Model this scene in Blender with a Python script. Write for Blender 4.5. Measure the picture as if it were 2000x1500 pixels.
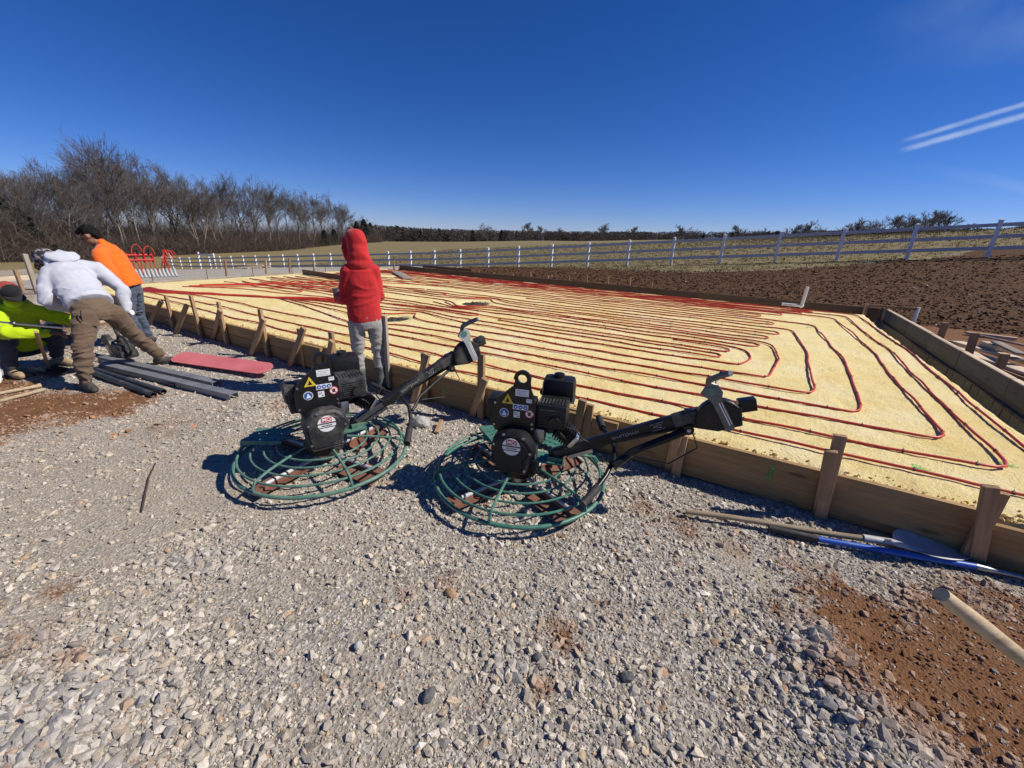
import bpy, bmesh, math, random
import numpy as np
from mathutils import Vector, Matrix
for _o in list(bpy.data.objects): bpy.data.objects.remove(_o)
scene = bpy.context.scene
COL = scene.collection
R_ = math.radians
rng = np.random.default_rng(7); random.seed(7)

# ------------------------------------------------------------------ camera
FPX, PITCH, ROLL, CAM_H = 800.0, R_(20), R_(2), 1.6      # focal length in pixels of a 2000 px wide picture
cam = bpy.data.cameras.new('camera'); camo = bpy.data.objects.new('camera', cam); COL.objects.link(camo)
cam.sensor_width = 36.0; cam.lens = 36.0 * FPX / 2000.0; cam.clip_start = .05; cam.clip_end = 5000
camo.matrix_world = Matrix.Translation((0, 0, CAM_H)) @ Matrix.Rotation(math.pi/2 - PITCH, 4, 'X') @ Matrix.Rotation(ROLL, 4, 'Z')
scene.camera = camo

# ------------------------------------------------------------------ sun, sky, exposure
SUN_AZ, SUN_EL = R_(-2), R_(43)                           # azimuth measured from +X towards +Y
SUN_DIR = Vector((math.cos(SUN_AZ)*math.cos(SUN_EL), math.sin(SUN_AZ)*math.cos(SUN_EL), math.sin(SUN_EL)))
sun = bpy.data.lights.new('sun', 'SUN'); sun.energy = 5.0; sun.angle = R_(.53); sun.color = (1, .94, .85)
suno = bpy.data.objects.new('sun', sun); COL.objects.link(suno)
suno.rotation_euler = SUN_DIR.to_track_quat('Z', 'Y').to_euler(); suno.location = (20, -6, 20)
world = bpy.data.worlds.new('World'); scene.world = world; world.use_nodes = True
def build_world():
    nt = world.node_tree; N = nt.nodes; L = nt.links; N.clear()
    sky = N.new('ShaderNodeTexSky'); sky.sky_type = 'NISHITA'; sky.sun_disc = False
    sky.sun_elevation = SUN_EL; sky.sun_rotation = math.pi/2 - SUN_AZ
    sky.altitude = 0; sky.air_density = .72; sky.dust_density = 0.0; sky.ozone_density = 5.0
    hs = N.new('ShaderNodeHueSaturation'); hs.inputs['Saturation'].default_value = 1.164
    tint = N.new('ShaderNodeMixRGB'); tint.blend_type = 'MULTIPLY'; tint.inputs['Fac'].default_value = 1; tint.inputs['Color2'].default_value = (.79, .80, 1.09, 1); L.new(sky.outputs[0], tint.inputs['Color1']); L.new(tint.outputs[0], hs.inputs['Color'])
    tc = N.new('ShaderNodeTexCoord')
    def vdot(vec):
        n = N.new('ShaderNodeVectorMath'); n.operation = 'DOT_PRODUCT'; L.new(tc.outputs['Generated'], n.inputs[0]); n.inputs[1].default_value = vec; return n.outputs['Value']
    def mth(op, a, b=None, clamp=False):
        n = N.new('ShaderNodeMath'); n.operation = op; n.use_clamp = clamp
        for i, q in enumerate((a, b)):
            if q is None: continue
            if isinstance(q, (int, float)): n.inputs[i].default_value = q
            else: L.new(q, n.inputs[i])
        return n.outputs[0]
    noise = N.new('ShaderNodeTexNoise'); noise.inputs['Scale'].default_value = 9; noise.inputs['Detail'].default_value = 5
    L.new(tc.outputs['Generated'], noise.inputs['Vector'])
    fine = N.new('ShaderNodeTexNoise'); fine.inputs['Scale'].default_value = 38; fine.inputs['Detail'].default_value = 6; L.new(tc.outputs['Generated'], fine.inputs['Vector'])
    def ramp(v, lo, hi):
        n = N.new('ShaderNodeMapRange'); n.interpolation_type = 'SMOOTHSTEP'; n.inputs['From Min'].default_value = lo; n.inputs['From Max'].default_value = hi; L.new(v, n.inputs['Value']); return n.outputs[0]
    def streak(pa, pb, w, soft):
        """a vapour trail: the great circle through two sky directions, from pa onwards past pb"""
        a = Vector(ray(*pa)).normalized(); b = Vector(ray(*pb)).normalized()
        n = a.cross(b).normalized(); along = n.cross(a).normalized()
        d = mth('ADD', vdot(n), mth('MULTIPLY', mth('SUBTRACT', noise.outputs[0], .5), w*1.6))
        band = mth('MULTIPLY', mth('SUBTRACT', 1.0, ramp(mth('ABSOLUTE', d), w*.1, w*1.15)), mth('ADD', .35, mth('MULTIPLY', fine.outputs[0], 1.2)))
        s0 = 0.0
        return mth('MULTIPLY', band, ramp(vdot(along), s0, s0 + soft))
    t1 = streak((1750, 279), (2000, 203), .0046, .035)
    t2 = streak((1748, 297), (2000, 225), .0056, .035)
    t3 = streak((1690, 70), (2000, 62), .045, .25)
    t4 = streak((1765, 318), (1960, 360), .010, .2)
    t5 = streak((1660, 78), (1840, 5), .03, .15)
    tot = mth('ADD', mth('ADD', mth('MULTIPLY', t1, .36), mth('MULTIPLY', t2, .46)), mth('ADD', mth('MULTIPLY', t5, .06), mth('ADD', mth('MULTIPLY', t3, .10), mth('MULTIPLY', t4, .10))), True)
    mix = N.new('ShaderNodeMixRGB'); L.new(tot, mix.inputs['Fac']); L.new(hs.outputs[0], mix.inputs['Color1']); mix.inputs['Color2'].default_value = (7.2, 8.4, 10.2, 1)
    bg = N.new('ShaderNodeBackground'); bg.inputs['Strength'].default_value = SKY_STRENGTH; L.new(mix.outputs[0], bg.inputs['Color'])
    out = N.new('ShaderNodeOutputWorld'); L.new(bg.outputs[0], out.inputs['Surface'])
SKY_STRENGTH = .082
scene.view_settings.view_transform = 'Standard'; scene.view_settings.look = 'None'
scene.view_settings.exposure = 0.12; scene.view_settings.gamma = 1.0; scene.view_settings.use_curve_mapping = False
scene.render.resolution_x = 1024; scene.render.resolution_y = 768

# ------------------------------------------------------------------ pixel -> direction -> point helpers
def ray(px, py):
    x = (px-1000)/FPX; y = -(py-750)/FPX
    x, y = x*math.cos(ROLL)-y*math.sin(ROLL), x*math.sin(ROLL)+y*math.cos(ROLL)
    return np.array([x, math.cos(PITCH)+y*math.sin(PITCH), -math.sin(PITCH)+y*math.cos(PITCH)])
def G(px, py, z=0.):
    d = ray(px, py); return Vector(np.array([0, 0, CAM_H]) + d*((z-CAM_H)/d[2]))
def atY(px, py, Y):
    d = ray(px, py); return Vector(np.array([0, 0, CAM_H]) + d*(Y/d[1]))
def atR(px, py, r):
    d = ray(px, py); return Vector(np.array([0, 0, CAM_H]) + d*(r/np.hypot(d[0], d[1])))
build_world()
# slab frame: u runs along the front form to the far left, v away from the camera
UA = R_(30); UX = np.array([-math.cos(UA), math.sin(UA)]); VX = np.array([math.sin(UA), math.cos(UA)])
def uvw(u, v, z=0.): return Vector((u*UX[0]+v*VX[0], u*UX[1]+v*VX[1], z))
def to_uv(p): return (p[0]*UX[0]+p[1]*UX[1], p[0]*VX[0]+p[1]*VX[1])

# ------------------------------------------------------------------ numpy value noise
def _h(ix, iy, iz, s):
    n = (ix.astype(np.int64)*374761393 + iy.astype(np.int64)*668265263 + iz.astype(np.int64)*2147483647 + s*1274126177) & 0xffffffff
    n = ((n ^ (n >> 13))*1274126177) & 0xffffffff
    n = ((n ^ (n >> 16))*2246822519) & 0xffffffff
    return ((n ^ (n >> 15)) & 0xffffff)/float(0xffffff)
def noise3(p, s=0):
    p = np.asarray(p, float); i = np.floor(p); f = p-i; f = f*f*(3-2*f); x, y, z = i[..., 0], i[..., 1], i[..., 2]
    r = 0
    for a in (0, 1):
        for b in (0, 1):
            for c in (0, 1):
                w = (f[..., 0] if a else 1-f[..., 0])*(f[..., 1] if b else 1-f[..., 1])*(f[..., 2] if c else 1-f[..., 2])
                r = r + w*_h(x+a, y+b, z+c, s)
    return r*2-1
def fbm(p, o=4, s=0):
    p = np.asarray(p, float); r = 0; a = .5
    for k in range(o): r = r + a*noise3(p, s+k); p = p*2.03; a *= .5
    return r
def n2(x, y, sc, o=3, s=0): return fbm(np.stack([np.asarray(x)*sc, np.asarray(y)*sc, np.zeros_like(np.asarray(x, float))+.5], -1), o, s)

# ------------------------------------------------------------------ object helpers
def W(o):
    m = o.matrix_basis.copy()
    return W(o.parent) @ o.matrix_parent_inverse @ m if o.parent else m
def par(o, p):
    o.parent = p; o.matrix_parent_inverse = W(p).inverted(); return o
def tag(o, label, cat, group=None, kind=None):
    if label: o['label'] = label
    if cat: o['category'] = cat
    if group: o['group'] = group
    if kind: o['kind'] = kind
    return o
def empty(name, loc, label, cat, group=None, rz=0):
    o = bpy.data.objects.new(name, None); o.empty_display_size = .1; o.location = loc; o.rotation_euler = (0, 0, rz); COL.objects.link(o)
    return tag(o, label, cat, group)
def mesh_obj(name, me, mat=None, parent=None, local=False, matrix=None):
    o = bpy.data.objects.new(name, me); COL.objects.link(o)
    if mat is not None:
        for m in (mat if isinstance(mat, (list, tuple)) else [mat]): me.materials.append(m)
    if matrix is not None: o.matrix_basis = matrix
    if parent is not None:
        if local: o.parent = parent
        else: par(o, parent)
    return o
def np_mesh(name, verts, faces, smooth=False):
    """verts (N,3), faces (M,k) arrays of one polygon size"""
    me = bpy.data.meshes.new(name); verts = np.asarray(verts, np.float32); faces = np.asarray(faces, np.int32); k = faces.shape[1]
    me.vertices.add(len(verts)); me.vertices.foreach_set('co', verts.ravel())
    me.loops.add(faces.size); me.loops.foreach_set('vertex_index', faces.ravel())
    me.polygons.add(len(faces)); me.polygons.foreach_set('loop_start', np.arange(0, faces.size, k, dtype=np.int32))
    me.polygons.foreach_set('use_smooth', np.full(len(faces), smooth))
    me.update(calc_edges=True); return me
def col_attr(me, name, rgb):
    a = me.color_attributes.new(name, 'FLOAT_COLOR', 'POINT'); d = np.ones((len(me.vertices), 4), np.float32); d[:, :3] = rgb; a.data.foreach_set('color', d.ravel())

def frame(t, ref=None):
    t = t.normalized(); ref = Vector(ref) if ref is not None else (Vector((0, 0, 1)) if abs(t.z) < .95 else Vector((1, 0, 0)))
    a = ref.cross(t)
    if a.length < 1e-5: a = Vector((0, 1, 0)).cross(t)
    a.normalize(); return a, t.cross(a)
class MB:
    def __init__(s): s.v = []; s.f = []; s.m = []; s.cm = 0
    def add(s, vs, fs):
        o = len(s.v); s.v += [tuple(q) for q in vs]
        for f in fs: s.f.append([i+o for i in f]); s.m.append(s.cm)
        return s
    def box(s, c, size, mat=None, bev=0):
        mat = mat or Matrix(); x, y, z = [k/2 for k in size]; c = Vector(c)
        if bev <= 0:
            vs = [mat @ (c+Vector((a*x, b*y, d*z))) for a in (-1, 1) for b in (-1, 1) for d in (-1, 1)]
            return s.add(vs, [(0, 1, 3, 2), (4, 6, 7, 5), (0, 4, 5, 1), (2, 3, 7, 6), (0, 2, 6, 4), (1, 5, 7, 3)])
        bm = bmesh.new(); bmesh.ops.create_cube(bm, size=1)
        for q in bm.verts: q.co = Vector((q.co.x*size[0], q.co.y*size[1], q.co.z*size[2]))
        bmesh.ops.bevel(bm, geom=bm.edges[:], offset=bev, segments=2, affect='EDGES', profile=.6)
        bm.verts.index_update(); s.add([mat @ (c+q.co) for q in bm.verts], [[q.index for q in f.verts] for f in bm.faces]); bm.free(); return s
    def tube(s, pts, r, n=8, cap=True, closed=False, ref=None, flat=1.0):
        pts = [Vector(p) for p in pts]; k = len(pts); rs = r if isinstance(r, (list, tuple, np.ndarray)) else [r]*k
        vs = []; pa = None
        for i, p in enumerate(pts):
            t = (pts[(i+1) % k]-pts[i-1]) if closed else (pts[min(i+1, k-1)]-pts[max(i-1, 0)])
            if t.length < 1e-9: t = Vector((0, 0, 1))
            t.normalize()
            if pa is None: a, b = frame(t, ref)
            else:
                a = pa-t*pa.dot(t)
                if a.length < 1e-6: a, b = frame(t, ref)
                a.normalize(); b = t.cross(a)
            pa = a
            for j in range(n):
                g = 2*math.pi*(j+.5)/n; vs.append(p+a*(math.cos(g)*rs[i])+b*(math.sin(g)*rs[i]*flat))
        fs = [(i*n+j, i*n+(j+1) % n, ((i+1) % k)*n+(j+1) % n, ((i+1) % k)*n+j) for i in range(k if closed else k-1) for j in range(n)]
        if cap and not closed: fs += [list(range(n))[::-1], [(k-1)*n+j for j in range(n)]]
        return s.add(vs, fs)
    def lathe(s, prof, n=24, mat=None, cap=True):
        mat = mat or Matrix(); vs = [mat @ Vector((r*math.cos(2*math.pi*j/n), r*math.sin(2*math.pi*j/n), z)) for r, z in prof for j in range(n)]
        fs = [(i*n+j, i*n+(j+1) % n, (i+1)*n+(j+1) % n, (i+1)*n+j) for i in range(len(prof)-1) for j in range(n)]
        if cap: fs += [list(range(n))[::-1], [(len(prof)-1)*n+j for j in range(n)]]
        return s.add(vs, fs)
    def prism(s, poly, th, mat=None, bev=0):
        """poly in local xy, extruded z from 0 to th"""
        mat = mat or Matrix(); k = len(poly)
        if bev:
            cx = sum(p[0] for p in poly)/k; cy = sum(p[1] for p in poly)/k
            def ins(p): d = Vector((p[0]-cx, p[1]-cy)); l = d.length; d = d*((l-bev)/l); return (cx+d.x, cy+d.y)
            inn = [ins(p) for p in poly]
            layers = [(inn, 0), (poly, bev), (poly, th-bev), (inn, th)]
        else: layers = [(poly, 0), (poly, th)]
        vs = [mat @ Vector((p[0], p[1], z)) for pl, z in layers for p in pl]; n = len(layers)
        fs = [(i*k+j, i*k+(j+1) % k, (i+1)*k+(j+1) % k, (i+1)*k+j) for i in range(n-1) for j in range(k)]
        fs += [list(range(k))[::-1], [(n-1)*k+j for j in range(k)]]
        return s.add(vs, fs)
    def ell(s, c, rad, mat=None, n=14, m=9):
        mat = mat or Matrix(); c = Vector(c); vs = [mat @ (c+Vector((0, 0, -rad[2])))]
        for i in range(1, m):
            a = math.pi*i/m-math.pi/2
            for j in range(n): g = 2*math.pi*j/n; vs.append(mat @ (c+Vector((rad[0]*math.cos(a)*math.cos(g), rad[1]*math.cos(a)*math.sin(g), rad[2]*math.sin(a)))))
        vs.append(mat @ (c+Vector((0, 0, rad[2])))); L = len(vs)-1; fs = []
        for j in range(n):
            fs.append((0, 1+(j+1) % n, 1+j)); fs.append((L, L-n+j, L-n+(j+1) % n))
            for i in range(m-2): a = 1+i*n; fs.append((a+j, a+(j+1) % n, a+n+(j+1) % n, a+n+j))
        return s.add(vs, fs)
    def mesh(s, name, smooth=False):
        me = bpy.data.meshes.new(name); me.from_pydata([tuple(q) for q in s.v], [], s.f)
        if any(s.m): me.polygons.foreach_set('material_index', s.m)
        if smooth:
            me.polygons.foreach_set('use_smooth', [True]*len(me.polygons))
            if smooth != 'all':
                try: me.set_sharp_from_angle(angle=R_(38))
                except Exception: pass
        me.update(); return me
    def build(s, name, mat, parent=None, smooth=True, local=False, matrix=None):
        return mesh_obj(name, s.mesh(name, smooth), mat, parent, local, matrix)
_box_cache = {}
def board(name, p0, p1, w, h, mat, parent=None, up=(0, 0, 1), bev=.003, local=False):
    """a straight timber from p0 to p1 (centre line); w across, h along 'up'. Its length is the mesh's local X, so grain follows it."""
    p0 = Vector(p0); p1 = Vector(p1); d = p1-p0; L = d.length; x = d.normalized(); up = Vector(up); y = up.cross(x)
    if y.length < 1e-4: y = Vector((0, 1, 0)).cross(x)
    y.normalize(); z = x.cross(y); key = (round(L, 3), round(w, 4), round(h, 4), bev, mat.name)
    m = Matrix((x, y, z)).transposed().to_4x4(); m.translation = (p0+p1)/2
    if key not in _box_cache:
        _box_cache[key] = MB().box((0, 0, 0), (L, w, h), None, bev).mesh(name, True); _box_cache[key].materials.append(mat)
    return mesh_obj(name, _box_cache[key], None, parent, local, m)
# ------------------------------------------------------------------ materials
def nodes(name):
    m = bpy.data.materials.new(name); m.use_nodes = True; nt = m.node_tree; b = nt.nodes['Principled BSDF']; return m, nt, b
def mapped(nt, scale, coord='Object'):
    tc = nt.nodes.new('ShaderNodeTexCoord'); mp = nt.nodes.new('ShaderNodeMapping'); mp.inputs['Scale'].default_value = scale if isinstance(scale, (tuple, list)) else (scale,)*3
    nt.links.new(tc.outputs[coord], mp.inputs['Vector']); return mp.outputs[0]
def noise_node(nt, vec, detail=6, rough=.6, dist=0):
    n = nt.nodes.new('ShaderNodeTexNoise'); n.inputs['Scale'].default_value = 1; n.inputs['Detail'].default_value = detail; n.inputs['Roughness'].default_value = rough; n.inputs['Distortion'].default_value = dist
    nt.links.new(vec, n.inputs['Vector']); return n.outputs[0]
def ramp_node(nt, fac, stops):
    r = nt.nodes.new('ShaderNodeValToRGB'); e = r.color_ramp.elements
    while len(e) < len(stops): e.new(.5)
    for k, (p, c) in enumerate(stops): e[k].position = p; e[k].color = (*c, 1) if len(c) == 3 else c
    nt.links.new(fac, r.inputs[0]); return r.outputs[0]
def mixc(nt, fac, a, b, mode='MIX'):
    m = nt.nodes.new('ShaderNodeMixRGB'); m.blend_type = mode
    for i, q in zip((0, 1, 2), (fac, a, b)):
        if isinstance(q, (int, float)): m.inputs[i].default_value = q if i == 0 else (q, q, q, 1)
        elif isinstance(q, tuple): m.inputs[i].default_value = (*q, 1)
        else: nt.links.new(q, m.inputs[i])
    return m.outputs[0]
def bump_node(nt, b, h, dist, strength=1.0):
    n = nt.nodes.new('ShaderNodeBump'); n.inputs['Distance'].default_value = dist; n.inputs['Strength'].default_value = strength; nt.links.new(h, n.inputs['Height']); nt.links.new(n.outputs[0], b.inputs['Normal'])
def sh(c, k): return tuple(min(1, q*k) for q in c)
def M(name, c, c2=None, scale=25, rough=.7, metal=0, bump=0, bscale=90, dust=0, dustc=(.36, .32, .27), detail=6, spec=.5, lo=.35, hi=.65, dscale=9):
    """plain surface with blotchy variation, fine relief and (dust>0) patches of site dust"""
    m, nt, b = nodes(name); c2 = c2 or sh(c, .7)
    col = ramp_node(nt, noise_node(nt, mapped(nt, scale), detail), [(lo, c2), (hi, c)])
    if dust:
        f = ramp_node(nt, noise_node(nt, mapped(nt, dscale), 8, .7), [(.62-dust*.35, (0, 0, 0)), (.78, (dust, dust, dust))])
        col = mixc(nt, f, col, dustc)
        rr = nt.nodes.new('ShaderNodeMapRange'); rr.inputs['To Min'].default_value = rough; rr.inputs['To Max'].default_value = .9; nt.links.new(f, rr.inputs[0]); nt.links.new(rr.outputs[0], b.inputs['Roughness'])
    else: b.inputs['Roughness'].default_value = rough
    nt.links.new(col, b.inputs['Base Color']); b.inputs['Metallic'].default_value = metal; b.inputs['Specular IOR Level'].default_value = spec
    if bump: bump_node(nt, b, noise_node(nt, mapped(nt, bscale), 5), bump)
    return m
def wood(name, c, c2, rough=.75, stain=.35, grain=1.0, stainc=(.10, .075, .05)):
    m, nt, b = nodes(name)
    oi = nt.nodes.new('ShaderNodeObjectInfo')
    tc = nt.nodes.new('ShaderNodeTexCoord'); mp = nt.nodes.new('ShaderNodeMapping'); mp.inputs['Scale'].default_value = (1.6, 34*grain, 34*grain)
    av = nt.nodes.new('ShaderNodeVectorMath'); av.operation = 'ADD'; sc = nt.nodes.new('ShaderNodeVectorMath'); sc.operation = 'SCALE'; sc.inputs[0].default_value = (7, 3, 5); nt.links.new(oi.outputs['Random'], sc.inputs['Scale'])
    nt.links.new(tc.outputs['Object'], av.inputs[0]); nt.links.new(sc.outputs[0], av.inputs[1]); nt.links.new(av.outputs[0], mp.inputs[0])
    g = noise_node(nt, mp.outputs[0], 7, .65, .6)
    col = ramp_node(nt, g, [(.3, c2), (.62, c)])
    mp2 = nt.nodes.new('ShaderNodeMapping'); mp2.inputs['Scale'].default_value = (2.2, 5, 5); nt.links.new(av.outputs[0], mp2.inputs[0])
    st = ramp_node(nt, noise_node(nt, mp2.outputs[0], 6, .65), [(.48, (0, 0, 0)), (.72, (stain,)*3)])
    col = mixc(nt, st, col, stainc)
    vk = nt.nodes.new('ShaderNodeTexVoronoi'); vk.inputs['Scale'].default_value = 1; mk = nt.nodes.new('ShaderNodeMapping'); mk.inputs['Scale'].default_value = (2.3, 9, 9); nt.links.new(av.outputs[0], mk.inputs[0]); nt.links.new(mk.outputs[0], vk.inputs['Vector'])
    col = mixc(nt, ramp_node(nt, vk.outputs['Distance'], [(.06, (.75, .75, .75)), (.17, (0, 0, 0))]), col, sh(c2, .35))
    hs = nt.nodes.new('ShaderNodeHueSaturation'); mr = nt.nodes.new('ShaderNodeMapRange'); mr.inputs['To Min'].default_value = .78; mr.inputs['To Max'].default_value = 1.18; nt.links.new(oi.outputs['Random'], mr.inputs[0]); nt.links.new(mr.outputs[0], hs.inputs['Value']); nt.links.new(col, hs.inputs['Color'])
    nt.links.new(hs.outputs[0], b.inputs['Base Color']); b.inputs['Roughness'].default_value = rough; b.inputs['Specular IOR Level'].default_value = .25
    bump_node(nt, b, g, .0025); return m
def attr_col(name, rough=.9, bump=0, bscale=200, var=.25, vscale=60, spec=.25):
    m, nt, b = nodes(name); a = nt.nodes.new('ShaderNodeAttribute'); a.attribute_name = 'Col'
    v = noise_node(nt, mapped(nt, vscale), 5); r = ramp_node(nt, v, [(.3, (1-var,)*3), (.7, (1+var*.4,)*3)])
    nt.links.new(mixc(nt, 1.0, a.outputs['Color'], r, 'MULTIPLY'), b.inputs['Base Color']); b.inputs['Roughness'].default_value = rough; b.inputs['Specular IOR Level'].default_value = spec
    if bump: bump_node(nt, b, noise_node(nt, mapped(nt, bscale), 5), bump)
    return m
def ground_mat():
    m, nt, b = nodes('ground_surface'); a = nt.nodes.new('ShaderNodeAttribute'); a.attribute_name = 'Zone'
    sp = nt.nodes.new('ShaderNodeSeparateColor'); nt.links.new(a.outputs['Color'], sp.inputs[0])
    fine = noise_node(nt, mapped(nt, 140), 6, .7); mid = noise_node(nt, mapped(nt, 9), 8, .65); big = noise_node(nt, mapped(nt, .35), 5)
    vor = nt.nodes.new('ShaderNodeTexVoronoi'); vor.inputs['Scale'].default_value = 1; nt.links.new(mapped(nt, 75), vor.inputs['Vector'])
    vs = nt.nodes.new('ShaderNodeSeparateColor'); nt.links.new(vor.outputs['Color'], vs.inputs[0])
    grit = ramp_node(nt, vs.outputs[0], [(0, (.19, .17, .145)), (.4, (.33, .30, .255)), (.75, (.44, .40, .34)), (1, (.58, .54, .47))])
    a2 = nt.nodes.new('ShaderNodeAttribute'); a2.attribute_name = 'Dust'; dm = mixc(nt, 1.0, a2.outputs['Color'], ramp_node(nt, mid, [(.34, (.15, .15, .15)), (.60, (1, 1, 1))]), 'MULTIPLY')
    grit = mixc(nt, ramp_node(nt, mid, [(.46, (0, 0, 0)), (.66, (.55, .55, .55))]), grit, (.36, .30, .225)); grit = mixc(nt, dm, grit, (.41, .345, .26))
    red = ramp_node(nt, fine, [(.3, (.115, .052, .024)), (.7, (.25, .118, .054))]); red = mixc(nt, ramp_node(nt, mid, [(.45, (0, 0, 0)), (.7, (.5, .5, .5))]), red, (.27, .165, .09))
    soil = ramp_node(nt, mid, [(.3, (.055, .028, .0135)), (.7, (.135, .068, .031))])
    gr = ramp_node(nt, noise_node(nt, mapped(nt, (2.4, 2.4, 2.4)), 9, .75), [(.3, (.145, .112, .050)), (.5, (.235, .185, .092)), (.7, (.32, .258, .14))])
    gr = mixc(nt, ramp_node(nt, big, [(.35, (0, 0, 0)), (.65, (.45, .45, .45))]), gr, (.165, .145, .066))
    def edge(ch):    # ragged border between two surfaces
        ad = nt.nodes.new('ShaderNodeMath'); ad.operation = 'ADD'; nt.links.new(ch, ad.inputs[0]); s = nt.nodes.new('ShaderNodeMath'); s.operation = 'MULTIPLY_ADD'; nt.links.new(mid, s.inputs[0]); s.inputs[1].default_value = 1.1; s.inputs[2].default_value = -.55; nt.links.new(s.outputs[0], ad.inputs[1])
        return ramp_node(nt, ad.outputs[0], [(.36, (0, 0, 0)), (.62, (1, 1, 1))])
    col = mixc(nt, edge(sp.outputs[0]), grit, red); col = mixc(nt, edge(sp.outputs[1]), col, soil); col = mixc(nt, edge(sp.outputs[2]), col, gr)
    nt.links.new(col, b.inputs['Base Color']); b.inputs['Roughness'].default_value = .95; b.inputs['Specular IOR Level'].default_value = .15
    hh = mixc(nt, .5, fine, vor.outputs['Distance']); bump_node(nt, b, hh, .012); return m
def foam_mat():
    m, nt, b = nodes('spray_foam'); f = noise_node(nt, mapped(nt, 55), 7, .7); g = noise_node(nt, mapped(nt, 2.1), 6, .6); h = noise_node(nt, mapped(nt, (14, 14, 14)), 6, .7)
    c = ramp_node(nt, g, [(.3, (.78, .60, .225)), (.5, (.855, .70, .325)), (.72, (.87, .76, .45))])
    c = mixc(nt, ramp_node(nt, f, [(.3, (.7, .7, .7)), (.45, (0, 0, 0))]), c, (.50, .36, .13))
    c = mixc(nt, ramp_node(nt, h, [(.56, (0, 0, 0)), (.74, (.5, .5, .5))]), c, (.74, .66, .46))
    st = noise_node(nt, mapped(nt, (.9, 1.3, 1)), 8, .72, .4); c = mixc(nt, ramp_node(nt, st, [(.54, (0, 0, 0)), (.72, (.42, .42, .42))]), c, (.52, .39, .20))
    nt.links.new(c, b.inputs['Base Color']); b.inputs['Roughness'].default_value = .8; b.inputs['Specular IOR Level'].default_value = .2; bump_node(nt, b, mixc(nt, .5, f, h), .03); return m
def spray_mat():
    m, nt, b = nodes('green_spray_paint'); b.inputs['Base Color'].default_value = (.12, .55, .10, 1); b.inputs['Roughness'].default_value = .85
    nt.links.new(ramp_node(nt, noise_node(nt, mapped(nt, 46), 6, .75), [(.50, (0, 0, 0)), (.60, (.8, .8, .8))]), b.inputs['Alpha']); return m
def cloth(name, c, c2, weave=900, rough=.9, dirt=0, dirtc=(.30, .27, .22), dscale=6):
    m, nt, b = nodes(name); col = ramp_node(nt, noise_node(nt, mapped(nt, 11), 7, .65), [(.3, c2), (.7, c)])
    if dirt: col = mixc(nt, ramp_node(nt, noise_node(nt, mapped(nt, dscale), 7, .65), [(.45, (0, 0, 0)), (.7, (dirt,)*3)]), col, dirtc)
    nt.links.new(col, b.inputs['Base Color']); b.inputs['Roughness'].default_value = rough; b.inputs['Specular IOR Level'].default_value = .15
    b.inputs['Sheen Weight'].default_value = .15; bump_node(nt, b, noise_node(nt, mapped(nt, 260), 3), .0015); return m

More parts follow.
